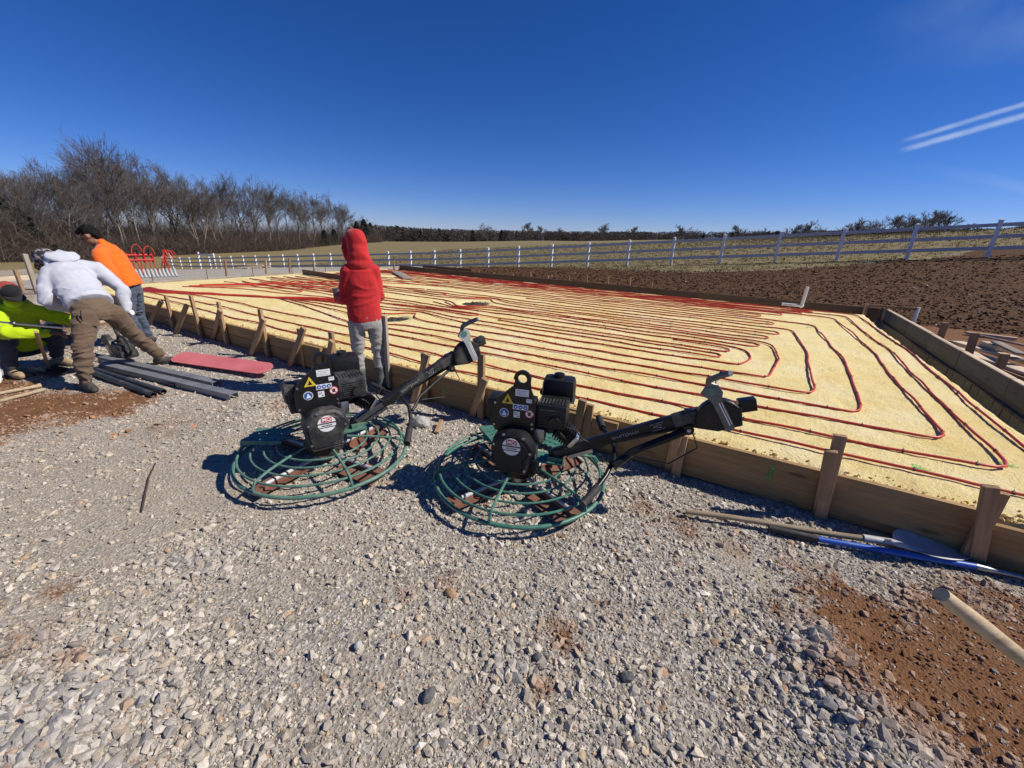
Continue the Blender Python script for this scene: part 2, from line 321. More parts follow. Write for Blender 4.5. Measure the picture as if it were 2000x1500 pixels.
MAT = dict(
 ground=ground_mat(), foam=foam_mat(), stone=attr_col('crushed_stone', .92, .004, 240), clod=attr_col('soil_clod', .98, .006, 90), grass=attr_col('dry_grass', .95, 0),
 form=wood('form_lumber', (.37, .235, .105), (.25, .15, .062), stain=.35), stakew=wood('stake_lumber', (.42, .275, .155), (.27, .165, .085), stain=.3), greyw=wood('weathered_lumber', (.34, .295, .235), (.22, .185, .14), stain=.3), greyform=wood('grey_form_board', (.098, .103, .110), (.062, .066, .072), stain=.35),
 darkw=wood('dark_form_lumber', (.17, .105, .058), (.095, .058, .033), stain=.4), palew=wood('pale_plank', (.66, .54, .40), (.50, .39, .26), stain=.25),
 handlew=wood('handle_wood', (.46, .36, .235), (.31, .23, .14), stain=.4, grain=1.6),
 pex=M('red_pipe', (.60, .052, .026), (.48, .035, .018), 8, .42, dust=.3, dustc=(.48, .20, .12)), clipm=M('black_clip', (.02, .02, .022), None, 40, .5),
 block=M('concrete_block', (.125, .127, .13), (.085, .086, .09), 14, .92, bump=.004), concrete=M('concrete', (.46, .45, .42), (.36, .35, .32), 8, .9, bump=.003),
 rebar=M('rusty_rebar', (.10, .055, .035), (.06, .035, .025), 40, .8), vinyl=M('white_vinyl', (.80, .80, .80), (.70, .70, .70), 3, .45), shadedrail=M('shaded_vinyl_rail', (.52, .52, .53), (.44, .44, .45), 3, .5),  # rail vinyl: shade put into the colour, greyer than the white posts
 black=M('black_paint', (.012, .012, .013), (.007, .007, .008), 30, .34, dust=.12, dustc=(.16, .15, .135), bump=.0006, spec=.35), blackd=M('dusty_black_paint', (.020, .020, .020), (.012, .012, .012), 30, .45, dust=.38, dustc=(.25, .235, .21), spec=.35),
 plastic=M('black_plastic', (.014, .014, .015), (.008, .008, .009), 60, .45, bump=.001, dust=.14, dustc=(.18, .17, .155), spec=.35), plasticd=M('dusty_black_plastic', (.030, .030, .030), (.018, .018, .018), 50, .55, bump=.001, dust=.5, dustc=(.26, .245, .22), spec=.35),
 rubber=M('grip_rubber', (.03, .03, .03), (.018, .018, .018), 60, .75, dust=.3), green=M('green_paint', (.085, .215, .155), (.055, .15, .11), 18, .5, dust=.5, dustc=(.33, .34, .30), dscale=22), green2=M('fresh_green_paint', (.062, .205, .145), (.042, .145, .10), 18, .42, dust=.4, dustc=(.30, .33, .28), dscale=22),
 rust=M('rusty_blade', (.25, .105, .06), (.14, .06, .04), 16, .7, bump=.001, dust=.35), steel=M('worn_steel', (.42, .42, .42), (.30, .30, .30), 25, .38, 1, dust=.3), lever=M('lever_metal', (.16, .165, .18), (.11, .115, .125), 30, .4, .6), worn=M('worn_lettering', (.34, .34, .33), (.05, .05, .05), 60, .6, lo=.38, hi=.5), alu=M('cast_aluminium', (.62, .62, .62), (.5, .5, .5), 30, .36, 1), galv=M('galvanised_steel', (.50, .51, .52), (.40, .41, .42), 12, .5, .4),
 white=M('white_label', (.82, .82, .80), (.72, .72, .70), 60, .5), yellow=M('yellow_label', (.85, .62, .04), None, 60, .5), blue=M('blue_label', (.03, .12, .42), None, 60, .5), redl=M('red_label', (.62, .03, .04), None, 60, .5), ink=M('black_ink', (.012, .012, .012), None, 60, .5), orange=M('orange_label', (.8, .22, .03), None, 60, .5), flag=M('print_grey', (.5, .5, .52), None, 60, .5),
 conduit=M('grey_conduit', (.42, .43, .43), (.34, .35, .35), 8, .5), channel=M('grey_channel_steel', (.25, .26, .27), (.18, .19, .20), 6, .5, .3, dust=.4), dpipe=M('dark_pipe', (.045, .055, .07), (.03, .036, .045), 10, .42, dust=.35), manifold=M('red_manifold', (.55, .03, .03), (.42, .02, .02), 8, .4),
 float=M('red_float_paint', (.68, .19, .19), (.58, .14, .145), 4, .5, dust=.35, dustc=(.50, .27, .25)), bluep=M('blue_paint', (.015, .10, .46), (.012, .075, .36), 15, .38, dust=.2, dustc=(.25, .28, .34)), blade=M('shovel_blade', (.56, .555, .54), (.42, .42, .41), 14, .6, .1, dust=.5, dustc=(.42, .41, .39)),
 pvc=M('white_pvc', (.80, .80, .79), (.72, .72, .71), 5, .4), spray=spray_mat(),
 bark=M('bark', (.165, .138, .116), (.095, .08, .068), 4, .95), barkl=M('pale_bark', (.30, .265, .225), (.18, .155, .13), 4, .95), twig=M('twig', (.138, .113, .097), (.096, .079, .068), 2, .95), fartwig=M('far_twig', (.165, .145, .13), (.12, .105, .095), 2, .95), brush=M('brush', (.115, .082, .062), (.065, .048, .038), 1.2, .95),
 cedar=M('cedar_foliage', (.030, .042, .024), (.014, .022, .013), 1.5, .9), farwood=attr_col('far_wood', .95, 0, var=.2, vscale=.5),
 skin=M('skin', (.30, .155, .095), (.24, .12, .072), 14, .55), skind=M('tan_skin', (.23, .115, .068), (.18, .088, .052), 14, .55), hair=M('black_hair', (.010, .009, .009), (.005, .005, .005), 90, .8, bump=.002, bscale=200, spec=.15),
 redh=cloth('red_fleece', (.52, .028, .03), (.42, .02, .024)), whiteh=cloth('pale_grey_fleece', (.53, .545, .60), (.44, .455, .51), dirt=.25, dirtc=(.42, .40, .38)), orangeh=cloth('orange_shirt', (.90, .17, .018), (.80, .13, .014)), yellowh=cloth('lime_fleece', (.48, .64, .012), (.40, .56, .010)),
 jean=cloth('blue_denim', (.075, .095, .14), (.045, .06, .09), dirt=.3, dirtc=(.16, .16, .17)), jeang=cloth('grey_denim', (.36, .345, .32), (.25, .24, .225), dirt=.5, dirtc=(.44, .41, .36), dscale=9), khaki=cloth('brown_canvas', (.155, .105, .068), (.11, .073, .047), dirt=.3, dirtc=(.21, .165, .12)), jeand=cloth('dark_denim', (.06, .07, .085), (.035, .042, .052), dirt=.3, dirtc=(.15, .15, .15)),
 boot=M('rubber_boot', (.115, .12, .115), (.06, .065, .06), 14, .55, dust=.35, dustc=(.36, .34, .30)), bootk=M('dark_work_boot', (.05, .045, .04), (.03, .027, .025), 20, .7, dust=.5, dustc=(.22, .18, .14)), boott=M('tan_work_boot', (.42, .30, .17), (.33, .23, .13), 18, .75, dust=.3), sole=M('boot_sole', (.05, .045, .04), None, 20, .8, dust=.3),
 camo=M('patterned_cap_cloth', (.32, .27, .24), (.025, .02, .035), 22, .9, lo=.5, hi=.56), capred=cloth('red_cap_cloth', (.36, .06, .05), (.27, .04, .035)), capblack=cloth('black_cap_cloth', (.02, .02, .022), (.014, .014, .015)), eye=M('eye_dark', (.015, .012, .01), None, 20, .25), glove=cloth('grey_glove', (.40, .39, .37), (.3, .29, .27), dirt=.3), phone=M('phone_case', (.03, .03, .035), None, 20, .3),
 orangesaw=M('saw_housing', (.03, .03, .032), (.02, .02, .02), 30, .45, dust=.4), paper=M('white_tub', (.78, .78, .76), None, 10, .5), hivis=M('reflective_tape', (.62, .64, .62), None, 20, .35), measure=M('tape_case', (.75, .75, .72), None, 20, .4),
)
# ------------------------------------------------------------------ terrain
SLAB = dict(u0=-2.45, u1=12.3, v0=2.9, v1=12.15)
def fence_z(u): return np.interp(u, [-40, -7.74, 19.4, 62, 110], [4.1, 1.37, -.98, -3.8, -5.6])
def build_tps():
    P = []
    for u in np.arange(-8, 22, 3.):
        for v in (-14, -6, -1, 2.5, 5, 8, 11):
            P.append((*uvw(u, v).xy, 0. if u < 16 else -.25))
    for u in np.arange(-12, 18, 3.): P.append((*uvw(u, 13).xy, .14 if u < 8 else 0.)); 
    for u in np.arange(-12, 14, 3.): P.append((*uvw(u, 17).xy, .14+.18*max(0, fence_z(u)) + .35*min(0, fence_z(u))))
    for u in list(np.arange(-38, 80, 5.)): P.append((*uvw(u, 24.9).xy, float(fence_z(u))))
    for p, r in [((60, 512), 78), ((200, 506), 95), ((400, 497), 108), ((560, 490), 128), ((700, 476), 165), ((850, 476), 350), ((1000, 474), 330), ((1100, 471), 150), ((1200, 470), 95), ((1350, 468), 82), ((1500, 466), 72), ((1700, 461), 66), ((1900, 455), 60), ((2000, 452), 58)]: P.append(tuple(atR(*p, r)))
    for p, r, z in [((1200, 470), 350, -4), ((1500, 462), 350, 0), ((1900, 450), 300, 2), ((60, 512), 350, -4), ((400, 497), 350, -6), ((700, 475), 350, -7), ((1000, 470), 900, -10), ((200, 470), 900, -10), ((1800, 470), 900, -6), ((1200, 470), 160, -.6), ((1500, 462), 130, 1.2), ((1900, 450), 110, 2.6)]:
        q = atR(*p, r); P.append((q.x, q.y, z))
    for x, y, z in [(-20, 5, -.3), (-28, 14, -1.0), (-60, 0, -1.5), (-120, 20, -3), (60, 0, 1.5), (30, 0, .6), (0, -60, 0), (-50, -60, 0), (50, -60, .5), (200, 30, 3), (-300, 100, -4), (300, 300, 0)]: P.append((x, y, z))
    P = np.array(P); X = P[:, :2]/50.; n = len(P)
    def K(a, b):
        r2 = ((a[:, None]-b[None])**2).sum(-1); return .5*r2*np.log(r2+1e-9)
    A = np.zeros((n+3, n+3)); A[:n, :n] = K(X, X)+np.eye(n)*2e-4; A[:n, n] = 1; A[:n, n+1:] = X; A[n, :n] = 1; A[n+1:, :n] = X.T
    w = np.linalg.solve(A, np.concatenate([P[:, 2], [0, 0, 0]]))
    def f(x, y):
        q = np.stack([np.asarray(x, float).ravel(), np.asarray(y, float).ravel()], 1)/50.; out = np.empty(len(q))
        for i in range(0, len(q), 20000): c = q[i:i+20000]; out[i:i+20000] = K(c, X) @ w[:n]+w[n]+c @ w[n+1:]
        return out.reshape(np.asarray(x).shape)
    return f
_tps = build_tps()
def sstep(a, b, x): t = np.clip((x-a)/(b-a), 0, 1); return t*t*(3-2*t)
def zones(x, y):
    """0..1 weights of red clay, dug soil and dry grass at a spot; the rest is gravel"""
    x = np.asarray(x, float); y = np.asarray(y, float); u = x*UX[0]+y*UX[1]; v = x*VX[0]+y*VX[1]; wob = n2(x, y, .9, 3, 5)
    red = np.zeros_like(x)
    for (px, py, r, k) in RED:
        c = G(px, py); d0 = np.hypot(x-c.x, y-c.y); m = d0 < 2.4*r
        if not m.any(): continue
        xm, ym = x[m], y[m]; d = d0[m]+.75*r*n2(xm, ym, 1.3/r, 3, 9)+.35*min(r, .3)*n2(xm, ym, 9, 3, 8); red[m] = np.maximum(red[m], k*(1-sstep(r*.15, r*1.3, d)))
    soil = sstep(12.2, 12.6, v+.1*wob)*(1-sstep(19.6, 21.4, v+1.2*wob-.62*np.maximum(0, 2-u)))*(1-sstep(11.5, 14.5, u+.8*wob))
    side = sstep(2.55, 2.75, -u)*sstep(2.2, 3.5, v)*(v < 12.6)          # dug strip outside the right form
    red = np.maximum(red, side*.9); soil = np.maximum(soil, sstep(3.9, 5.5, -u+.8*wob)*sstep(6.5, 9, v+.5*wob)*(v < 20))
    left = sstep(6.4, 8.6, u+wob*.6)*(1-sstep(1.4, 2.9, v+wob*.5))*(1-sstep(12, 16, u+2*wob)); red = np.maximum(red, left*.62)
    grass = np.maximum(sstep(19.4, 21.6, v+1.2*wob-.62*np.maximum(0, 2-u)), sstep(23, 29, u+2*wob)*sstep(-3, 0, v+wob))
    grass = np.maximum(grass, sstep(24, 30, np.hypot(x, y)+2*wob)*(v < 20))
    return red, soil, grass
RED = [(1700, 1190, .26, .8), (1850, 1210, .32, .85), (2010, 1300, .45, 1), (1590, 1165, .16, .6), (1980, 1180, .3, .7), (1800, 1330, .42, 1), (1950, 1400, .5, 1), (1680, 1230, .2, 1), (1950, 1250, .25, .8), (1340, 1030, .2, .55), (1260, 1000, .16, .5), (1420, 1060, .18, .5), (1100, 1230, .13, .62), (1180, 1180, .12, .45), (870, 1140, .10, .5), (790, 1160, .08, .5), (1060, 1340, .08, .6), (120, 1145, .12, .5), (130, 1290, .08, .5), (60, 800, .75, .95), (230, 790, .45, .9), (-80, 770, .8, .9), (330, 830, .4, .45), (560, 800, .25, .4), (420, 900, .3, .3), (1280, 640, .01, 0), (940, 1370, .07, .4), (40, 1250, .15, .4), (1560, 1110, .14, .5), (150, 640, .9, .7), (60, 620, 1.1, .7), (20, 590, 1.2, .6), (260, 640, .5, .5), (720, 1330, .07, .5)]
DUST = [(330, 960, 1.0, .85), (150, 930, 1.1, .8), (520, 900, .45, .65), (200, 1120, .6, .5), (620, 1080, .35, .4), (700, 1400, .3, .5), (860, 1250, .22, .5), (1440, 1085, .12, 1), (1490, 1130, .10, 1), (1600, 1190, .10, .9), (1650, 1225, .08, .9), (500, 1150, .3, .4), (80, 1080, .5, .5), (400, 800, .6, .6), (640, 740, .6, .4)]
def dust(x, y):
    r_ = np.zeros_like(np.asarray(x, float))
    for (px, py, r, k) in DUST:
        c = G(px, py); d0 = np.hypot(x-c.x, y-c.y); m = d0 < 1.7*r
        if not m.any(): continue
        d = d0[m]+.3*r*n2(np.asarray(x)[m], np.asarray(y)[m], 1.2/r, 3, 19); r_[m] = np.maximum(r_[m], k*(1-sstep(r*.3, r*1.2, d)))
    return r_
def ground_z(x, y, detail=True):
    x = np.asarray(x, float); y = np.asarray(y, float); u = x*UX[0]+y*UX[1]; v = x*VX[0]+y*VX[1]
    d = np.hypot(x, y); z = _tps(x, y)
    near = 1-sstep(9, 15, np.hypot(x-.5, y-3)); pad = 1-sstep(.0, 1.5, np.maximum.reduce([np.maximum(v-12.3, 0)*1.2, np.maximum(u-13.5, 0), np.maximum(-u-7, 0), d*0]))
    pad = pad*(d < 26)
    z = z*(1-np.maximum(pad, near*(v < 12.2)))
    if detail:
        r, s, g = zones(x, y)
        z = z + .020*n2(x, y, 1.3, 3, 2)*(d < 30) + .010*n2(x, y, 9, 3, 3)*(d < 12)*(1+1.3*r) + s*(.055*n2(x, y, 3.4, 4, 11)+.06*np.abs(n2(x, y, 1.1, 2, 12)))*(v > 12.2)
        z = z - .05*np.exp(-((v-12.5)/.2)**2)*(u > -2.5)*(u < 12.3)
        # the stony hump beside the first machine, and a low bank of loose stone along the front form
        for (px, py, rr, hh) in HUMPS:
            c = G(px, py); z = z + hh*np.exp(-((x-c.x)**2+(y-c.y)**2)/rr**2)
    return z
HUMPS = [(520, 800, .30, .055), (470, 830, .22, .035), (600, 770, .25, .03), (1640, 1330, .16, .04), (1700, 1440, .2, .05), (1580, 1270, .12, .03), (90, 640, .8, .12), (0, 600, 1.2, .2), (820, 800, .25, .03)]
def build_ground():
    def axis(lo, hi, step, far, g):
        a = list(np.arange(lo, hi+1e-6, step)); s = step; q = hi
        while q < far: s *= g; q += s; a.append(q)
        return a
    xs = axis(0, 4.5, .035, 10, 1.012); s = xs[-1]-xs[-2]; q = xs[-1]
    while q < 1200: s *= 1.05; q += s; xs.append(q)
    xs = np.array(sorted([-a for a in xs[1:]]+xs))
    ys = axis(.3, 4.5, .035, 26, 1.009); s = ys[-1]-ys[-2]; q = ys[-1]
    while q < 1500: s *= 1.05; q += s; ys.append(q)
    back = []; q = .3; s = .1
    while q > -300: s *= 1.25; q -= s; back.append(q)
    ys = np.array(sorted(back+ys)); X, Y = np.meshgrid(xs, ys); Z = ground_z(X, Y)
    nx, ny = len(xs), len(ys); i = np.arange(nx-1)[None]+np.arange(ny-1)[:, None]*nx
    F = np.stack([i, i+1, i+nx+1, i+nx], -1).reshape(-1, 4)
    me = np_mesh('ground', np.stack([X, Y, Z], -1).reshape(-1, 3), F, True); r, s_, g = zones(X, Y)
    col_attr(me, 'Zone', np.stack([r, s_, g], -1).reshape(-1, 3)); du = dust(X, Y); col_attr(me, 'Dust', np.stack([du, du, du], -1).reshape(-1, 3)); o = mesh_obj('ground', me, MAT['ground']); o['kind'] = 'structure'
    return nx*ny
build_ground()
_cache = {}
def gz(x, y): return float(ground_z(np.array([x]), np.array([y]))[0])

# ------------------------------------------------------------------ loose stones
_ph = (1+5**.5)/2
ICO_V = np.array([(-1, _ph, 0), (1, _ph, 0), (-1, -_ph, 0), (1, -_ph, 0), (0, -1, _ph), (0, 1, _ph), (0, -1, -_ph), (0, 1, -_ph), (_ph, 0, -1), (_ph, 0, 1), (-_ph, 0, -1), (-_ph, 0, 1)])/math.hypot(1, _ph)
ICO_F = np.array([(0, 11, 5), (0, 5, 1), (0, 1, 7), (0, 7, 10), (0, 10, 11), (1, 5, 9), (5, 11, 4), (11, 10, 2), (10, 7, 6), (7, 1, 8), (3, 9, 4), (3, 4, 2), (3, 2, 6), (3, 6, 8), (3, 8, 9), (4, 9, 5), (2, 4, 11), (6, 2, 10), (8, 6, 7), (9, 8, 1)])
OCT_V = np.array([(1, 0, 0), (-1, 0, 0), (0, 1, 0), (0, -1, 0), (0, 0, 1), (0, 0, -1)], float); OCT_F = np.array([(0, 2, 4), (2, 1, 4), (1, 3, 4), (3, 0, 4), (2, 0, 5), (1, 2, 5), (3, 1, 5), (0, 3, 5)])
def scatter_stones(name, pos, size, col, low=False, tilt=.45, flat=(.4, .75), jit=.3, rs=1):
    r = np.random.default_rng(rs); n = len(pos); BV, BF = (OCT_V, OCT_F) if low else (ICO_V, ICO_F); k = len(BV)
    V = BV[None]*(1+r.uniform(-jit, jit, (n, k, 1))) + r.normal(0, .10, (n, k, 3))
    V = V*np.stack([r.uniform(.85, 1.35, n), r.uniform(.6, 1.0, n), r.uniform(*flat, n)], 1)[:, None]*size[:, None, None]
    tx, ty, yaw = r.normal(0, tilt, n), r.normal(0, tilt, n), r.uniform(0, 6.283, n)
    def rot(V, a, i, j):
        c, s = np.cos(a)[:, None], np.sin(a)[:, None]; p, q = V[..., i].copy(), V[..., j].copy(); V[..., i] = p*c-q*s; V[..., j] = p*s+q*c
    rot(V, tx, 1, 2); rot(V, ty, 0, 2); rot(V, yaw, 0, 1)
    V = V+pos[:, None]; F = (BF[None]+(np.arange(n)*k)[:, None, None]).reshape(-1, 3)
    me = np_mesh(name, V.reshape(-1, 3), F); col_attr(me, 'Col', np.repeat(col, k, 0)); return me
PAL = np.array([(.42, .39, .345), (.32, .305, .285), (.52, .48, .415), (.215, .21, .21), (.64, .60, .54), (.47, .385, .28), (.38, .34, .28), (.50, .455, .385), (.44, .29, .18)])
PW = np.array([.2, .17, .17, .09, .08, .07, .1, .1, .02])
def stone_field(n, ylo, yhi, smin, smax, low, rs, power=2.2, bias=1.0):
    r = np.random.default_rng(rs); Y = ylo+(yhi-ylo)*r.random(n)**bias; X = (r.random(n)*2-1)*(1.0+1.42*Y); u = X*UX[0]+Y*UX[1]; v = X*VX[0]+Y*VX[1]
    red, soil, grass = zones(X, Y); big = np.zeros(n)
    for px, py, rad in [(1640, 1330, .2), (1720, 1440, .28), (1560, 1250, .14), (400, 1090, .2), (1000, 1300, .1), (60, 1450, .4), (560, 790, .25)]: 
        c = G(px, py); big = np.maximum(big, np.exp(-((X-c.x)**2+(Y-c.y)**2)/rad**2))
    dens = .62+.75*n2(X, Y, 1.7, 3, 21)+.5*n2(X, Y, 6, 2, 22)+.9*big
    keep = (v < 2.84) & (u < 9.5) & (u > -7) & (r.random(n) < np.clip(dens*(1-.8*dust(X, Y)), .1, 1.)*(1-.93*sstep(.45, .95, red)))
    X, Y, big, red = X[keep], Y[keep], big[keep], red[keep]; n = len(X); s = smin+(smax-smin)*r.random(n)**power; s = s*(1+.5*big)
    du = dust(X, Y)[:, None]
    c = PAL[r.choice(len(PAL), n, p=PW/PW.sum())]*r.uniform(.85, 1.5, (n, 1))*np.array([1.05, 1.0, .94]); warm = np.clip(.25+n2(X, Y, .8, 3, 31), 0, .6)[:, None]*.6
    c = c*(1-warm)+warm*np.array([.46, .385, .29]); c = c*(1-.45*du)+.45*du*np.array([.47, .40, .31]); c = c*(1-.35*big[:, None])+.35*big[:, None]*np.array([.34, .345, .35])
    rr = np.clip(red*1.3-.1, 0, .62)[:, None]; c = c*(1-rr)+rr*np.array([.34, .17, .085])
    Z = ground_z(X, Y)+s*.12; return np.stack([X, Y, Z], 1), s, c
_p, _s, _c = stone_field(60000, .45, 3.6, .0055, .022, False, 3, 3.4, .95); tag(mesh_obj('gravel', scatter_stones('gravel', _p, _s, _c, rs=4), MAT['stone']), 'grey crushed stone spread over the work area', 'gravel', kind='stuff')
_p, _s, _c = stone_field(175000, .45, 3.8, .0032, .0092, True, 5, 1.7, 1.0); tag(mesh_obj('gravel', scatter_stones('gravel', _p, _s, _c, True, rs=6), MAT['stone']), 'fine stone grit between the larger gravel', 'gravel', kind='stuff')
_p, _s, _c = stone_field(60000, 3.4, 8.0, .007, .024, True, 7, 2.4, .8); tag(mesh_obj('gravel', scatter_stones('gravel', _p, _s, _c, True, rs=8), MAT['stone']), 'crushed stone along the far run of the front form', 'gravel', kind='stuff')
def clods():
    r = np.random.default_rng(15); n = 46000; u = r.uniform(-16, 13, n); v = 12.35+r.random(n)**1.3*13; X = u*UX[0]+v*VX[0]; Y = u*UX[1]+v*VX[1]
    red, soil, grass = zones(X, Y); k = (r.random(n) < np.maximum(soil, .5*red)) & (Y > 2) & (~((u > -2.6) & (v < 12.5))); X, Y = X[k], Y[k]; n = len(X); s = .012+.045*r.random(n)**2.4
    c = np.array([(.105, .054, .026)])*r.uniform(.6, 1.5, (n, 1)); wh = r.random(n) < .004; c[wh] = (.5, .48, .44)
    return scatter_stones('soil_clods', np.stack([X, Y, ground_z(X, Y)+s*.1], 1), s, c, True, rs=16)
tag(mesh_obj('soil_clods', clods(), MAT['clod']), 'dark broken clods on the dug bank behind the far form', 'soil', kind='stuff')
def clods_side():
    r = np.random.default_rng(17); n = 5000; X = r.uniform(-9, -2.6, n); Y = r.uniform(2.6, 9, n); u = X*UX[0]+Y*UX[1]; v = X*VX[0]+Y*VX[1]; red, s_, g = zones(X, Y); k = (v < 2.7) & (r.random(n) < red); X, Y = X[k], Y[k]; n = len(X)
    s = .006+.03*r.random(n)**3; c = np.array([(.33, .175, .09)])*r.uniform(.6, 1.4, (n, 1)); return scatter_stones('soil_clods', np.stack([X, Y, ground_z(X, Y)+s*.1], 1), s, c, True, rs=18)
tag(mesh_obj('soil_clods', clods_side(), MAT['clod']), 'crumbs of red clay around the crew', 'soil', kind='stuff')
def clods_right():
    r = np.random.default_rng(19); n = 9000; X = r.uniform(.6, 2.6, n); Y = r.uniform(.5, 1.7, n); u = X*UX[0]+Y*UX[1]; v = X*VX[0]+Y*VX[1]; red, s_, g = zones(X, Y); k = (v < 2.7) & (r.random(n) < red*.8); X, Y = X[k], Y[k]; n = len(X)
    s = .0025+.012*r.random(n)**3.5; c = np.array([(.19, .088, .04)])*r.uniform(.6, 1.5, (n, 1)); w = r.random(n) < .12; c[w] = (.42, .36, .30); return scatter_stones('soil_clods', np.stack([X, Y, ground_z(X, Y)+s*.1], 1), s, c, True, rs=20)
tag(mesh_obj('soil_clods', clods_right(), MAT['clod']), 'rust brown clay crumbs beside the loose wooden handle', 'soil', kind='stuff')
def grass_field():
    """short dry tufts over the pasture, thinning with distance"""
    r = np.random.default_rng(23); n = 42000; u = r.uniform(-30, 60, n); v = 20+55*r.random(n)**1.8; X = u*UX[0]+v*VX[0]; Y = u*UX[1]+v*VX[1]; red, soil, g = zones(X, Y); k = (g > .4) & (Y > 4); X, Y = X[k], Y[k]; n = len(X)
    B = 5; d = np.hypot(X, Y); h = (.025+.06*r.random(n)**2)*(1+d/60); Z = ground_z(X, Y); V = np.zeros((n, B, 3, 3)); 
    for b in range(B):
        a = r.uniform(0, 6.28, n); w = .010*(1+d/30); ox, oy = r.normal(0, .09, n), r.normal(0, .09, n); bx, by = X+ox, Y+oy; lean = r.normal(0, .5, (n, 2))*h[:, None]
        V[:, b, 0] = np.stack([bx-np.cos(a)*w, by-np.sin(a)*w, Z-.01], 1); V[:, b, 1] = np.stack([bx+np.cos(a)*w, by+np.sin(a)*w, Z-.01], 1); V[:, b, 2] = np.stack([bx+lean[:, 0], by+lean[:, 1], Z+h*r.uniform(.6, 1.1, n)], 1)
    me = np_mesh('grass', V.reshape(-1, 3), np.arange(n*B*3).reshape(-1, 3)); c = np.array([(.28, .225, .115)])*r.uniform(.55, 1.35, (n, 1)); gr = r.random(n) < .2; c[gr] = np.array([.165, .155, .065])*r.uniform(.7, 1.2, (gr.sum(), 1)); col_attr(me, 'Col', np.repeat(c, B*3, 0)); return me
tag(mesh_obj('grass', grass_field(), MAT['grass']), 'short dry winter grass on the pasture along the rail fence', 'grass', kind='stuff')
# ------------------------------------------------------------------ insulated slab bed
FOAM_Z = .265
def foam_top(u, v):
    u = np.asarray(u, float); v = np.asarray(v, float); du = np.minimum(u-SLAB['u0'], SLAB['u1']-u); edge_f = np.exp(-(v-SLAB['v0'])/.13); 
    z = FOAM_Z+.010*n2(u, v, 1.6, 3, 41)+.008*n2(u, v, 9, 3, 42)+.005*n2(u, v, 22, 2, 46)
    z = z+edge_f*(-.02+.045*n2(u, v, 11, 3, 43)+.02*n2(u, v, 3, 2, 44))
    z = z-.40*(1-sstep(.27, .46, u-SLAB['u0']+.05*n2(u, v, 2.5, 3, 45))) - .40*(1-sstep(.78, 1.02, SLAB['v1']-v+.06*n2(u, v, 2.5, 3, 48)))*(u > SLAB['u0']+.3)
    for pu, pv, a, b in PITS: q = ((u-pu)/a)**2+((v-pv)/b)**2+.5*n2(u, v, 6, 2, 47); z = z-.10*(1-sstep(.55, 1.1, q))
    return z
PITS = [(4.92, 6.90, .26, .30), (4.98, 4.72, .22, .24)]
def build_slab():
    us = np.concatenate([np.arange(SLAB['u0']+.012, 3, .025), np.arange(3, SLAB['u1']-.01, .06)]); vs = np.concatenate([np.arange(SLAB['v0']+.012, 5, .025), np.arange(5, 10.9, .06), np.arange(10.9, SLAB['v1']-.01, .03)]); UU, VV = np.meshgrid(us, vs); Z = foam_top(UU, VV)
    JU = UU; JV = VV; nx, ny = len(us), len(vs); X = JU*UX[0]+JV*VX[0]; Y = JU*UX[1]+JV*VX[1]
    V = np.stack([X, Y, Z], -1).reshape(-1, 3); i = np.arange(nx-1)[None]+np.arange(ny-1)[:, None]*nx; F = np.stack([i+nx, i+nx+1, i+1, i], -1).reshape(-1, 4)
    b = np.concatenate([np.arange(nx), np.arange(1, ny)*nx+nx-1, (ny-1)*nx+np.arange(nx-2, -1, -1), np.arange(ny-2, 0, -1)*nx]); low = V[b].copy(); low[:, 2] = -.12; n0 = len(V); k = len(b); V = np.concatenate([V, low]); j = np.arange(k); F2 = np.stack([b[j], b[(j+1) % k], n0+(j+1) % k, n0+j], 1)
    me = np_mesh('foam_bed', V, np.concatenate([F, F2]), True); return tag(mesh_obj('foam_bed', me, MAT['foam']), 'yellow sprayed foam bed of the new slab, red pipe loops on top', 'foam bed')
foam = build_slab()
def lumps():
    """ragged foam beads along the front edge"""
    r = np.random.default_rng(51); n = 5200; u = r.uniform(-2.2, 11.5, n); v = SLAB['v0']+.015+np.abs(r.normal(0, .05, n)); s = .004+.014*r.random(n)**2; P = np.array([uvw(a, b) for a, b in zip(u, v)]); P[:, 2] = foam_top(u, v)+s*.2; c = np.array([(.74, .55, .22)])*r.uniform(.7, 1.15, (n, 1)); return scatter_stones('foam_crumbs', P, s, c, False, 1.0, (.6, 1), .35, 52)
o = par(mesh_obj('foam_crumbs', lumps(), MAT['stone']), foam); o['kind'] = 'stuff'
for pu, pv, a, b in PITS:      # floor-drain pits filled with dark stone
    r = np.random.default_rng(int(pu*100+pv)); n = 650; q = r.random(n)**.5; t = r.uniform(0, 6.28, n); u = pu+a*1.0*q*np.cos(t); v = pv+b*1.0*q*np.sin(t); P = np.array([uvw(x, y) for x, y in zip(u, v)]); P[:, 2] = FOAM_Z-.035+r.uniform(-.012, .008, n)
    o = mesh_obj('pit_stones', scatter_stones('pit_stones', P, r.uniform(.012, .03, n), np.array([(.07, .066, .06)])*r.uniform(.4, 1.7, (n, 1)), rs=3), MAT['stone'], foam); o['kind'] = 'stuff'

# green spray marks (flat paint on foam and form)
def spray_mark(p, a, b, rz, normal_up=True):
    r = np.random.default_rng(int(abs(p[0]*997))); n = 14; pts = [(math.cos(2*math.pi*k/n)*a*r.uniform(.6, 1.15), math.sin(2*math.pi*k/n)*b*r.uniform(.6, 1.15)) for k in range(n)]
    m = Matrix.Translation(p) @ Matrix.Rotation(rz, 4, 'Z')
    if not normal_up: m = Matrix.Translation(p) @ Matrix.Rotation(rz, 4, 'Z') @ Matrix.Rotation(math.pi/2, 4, 'X')
    return MB().prism(pts, .003, m)

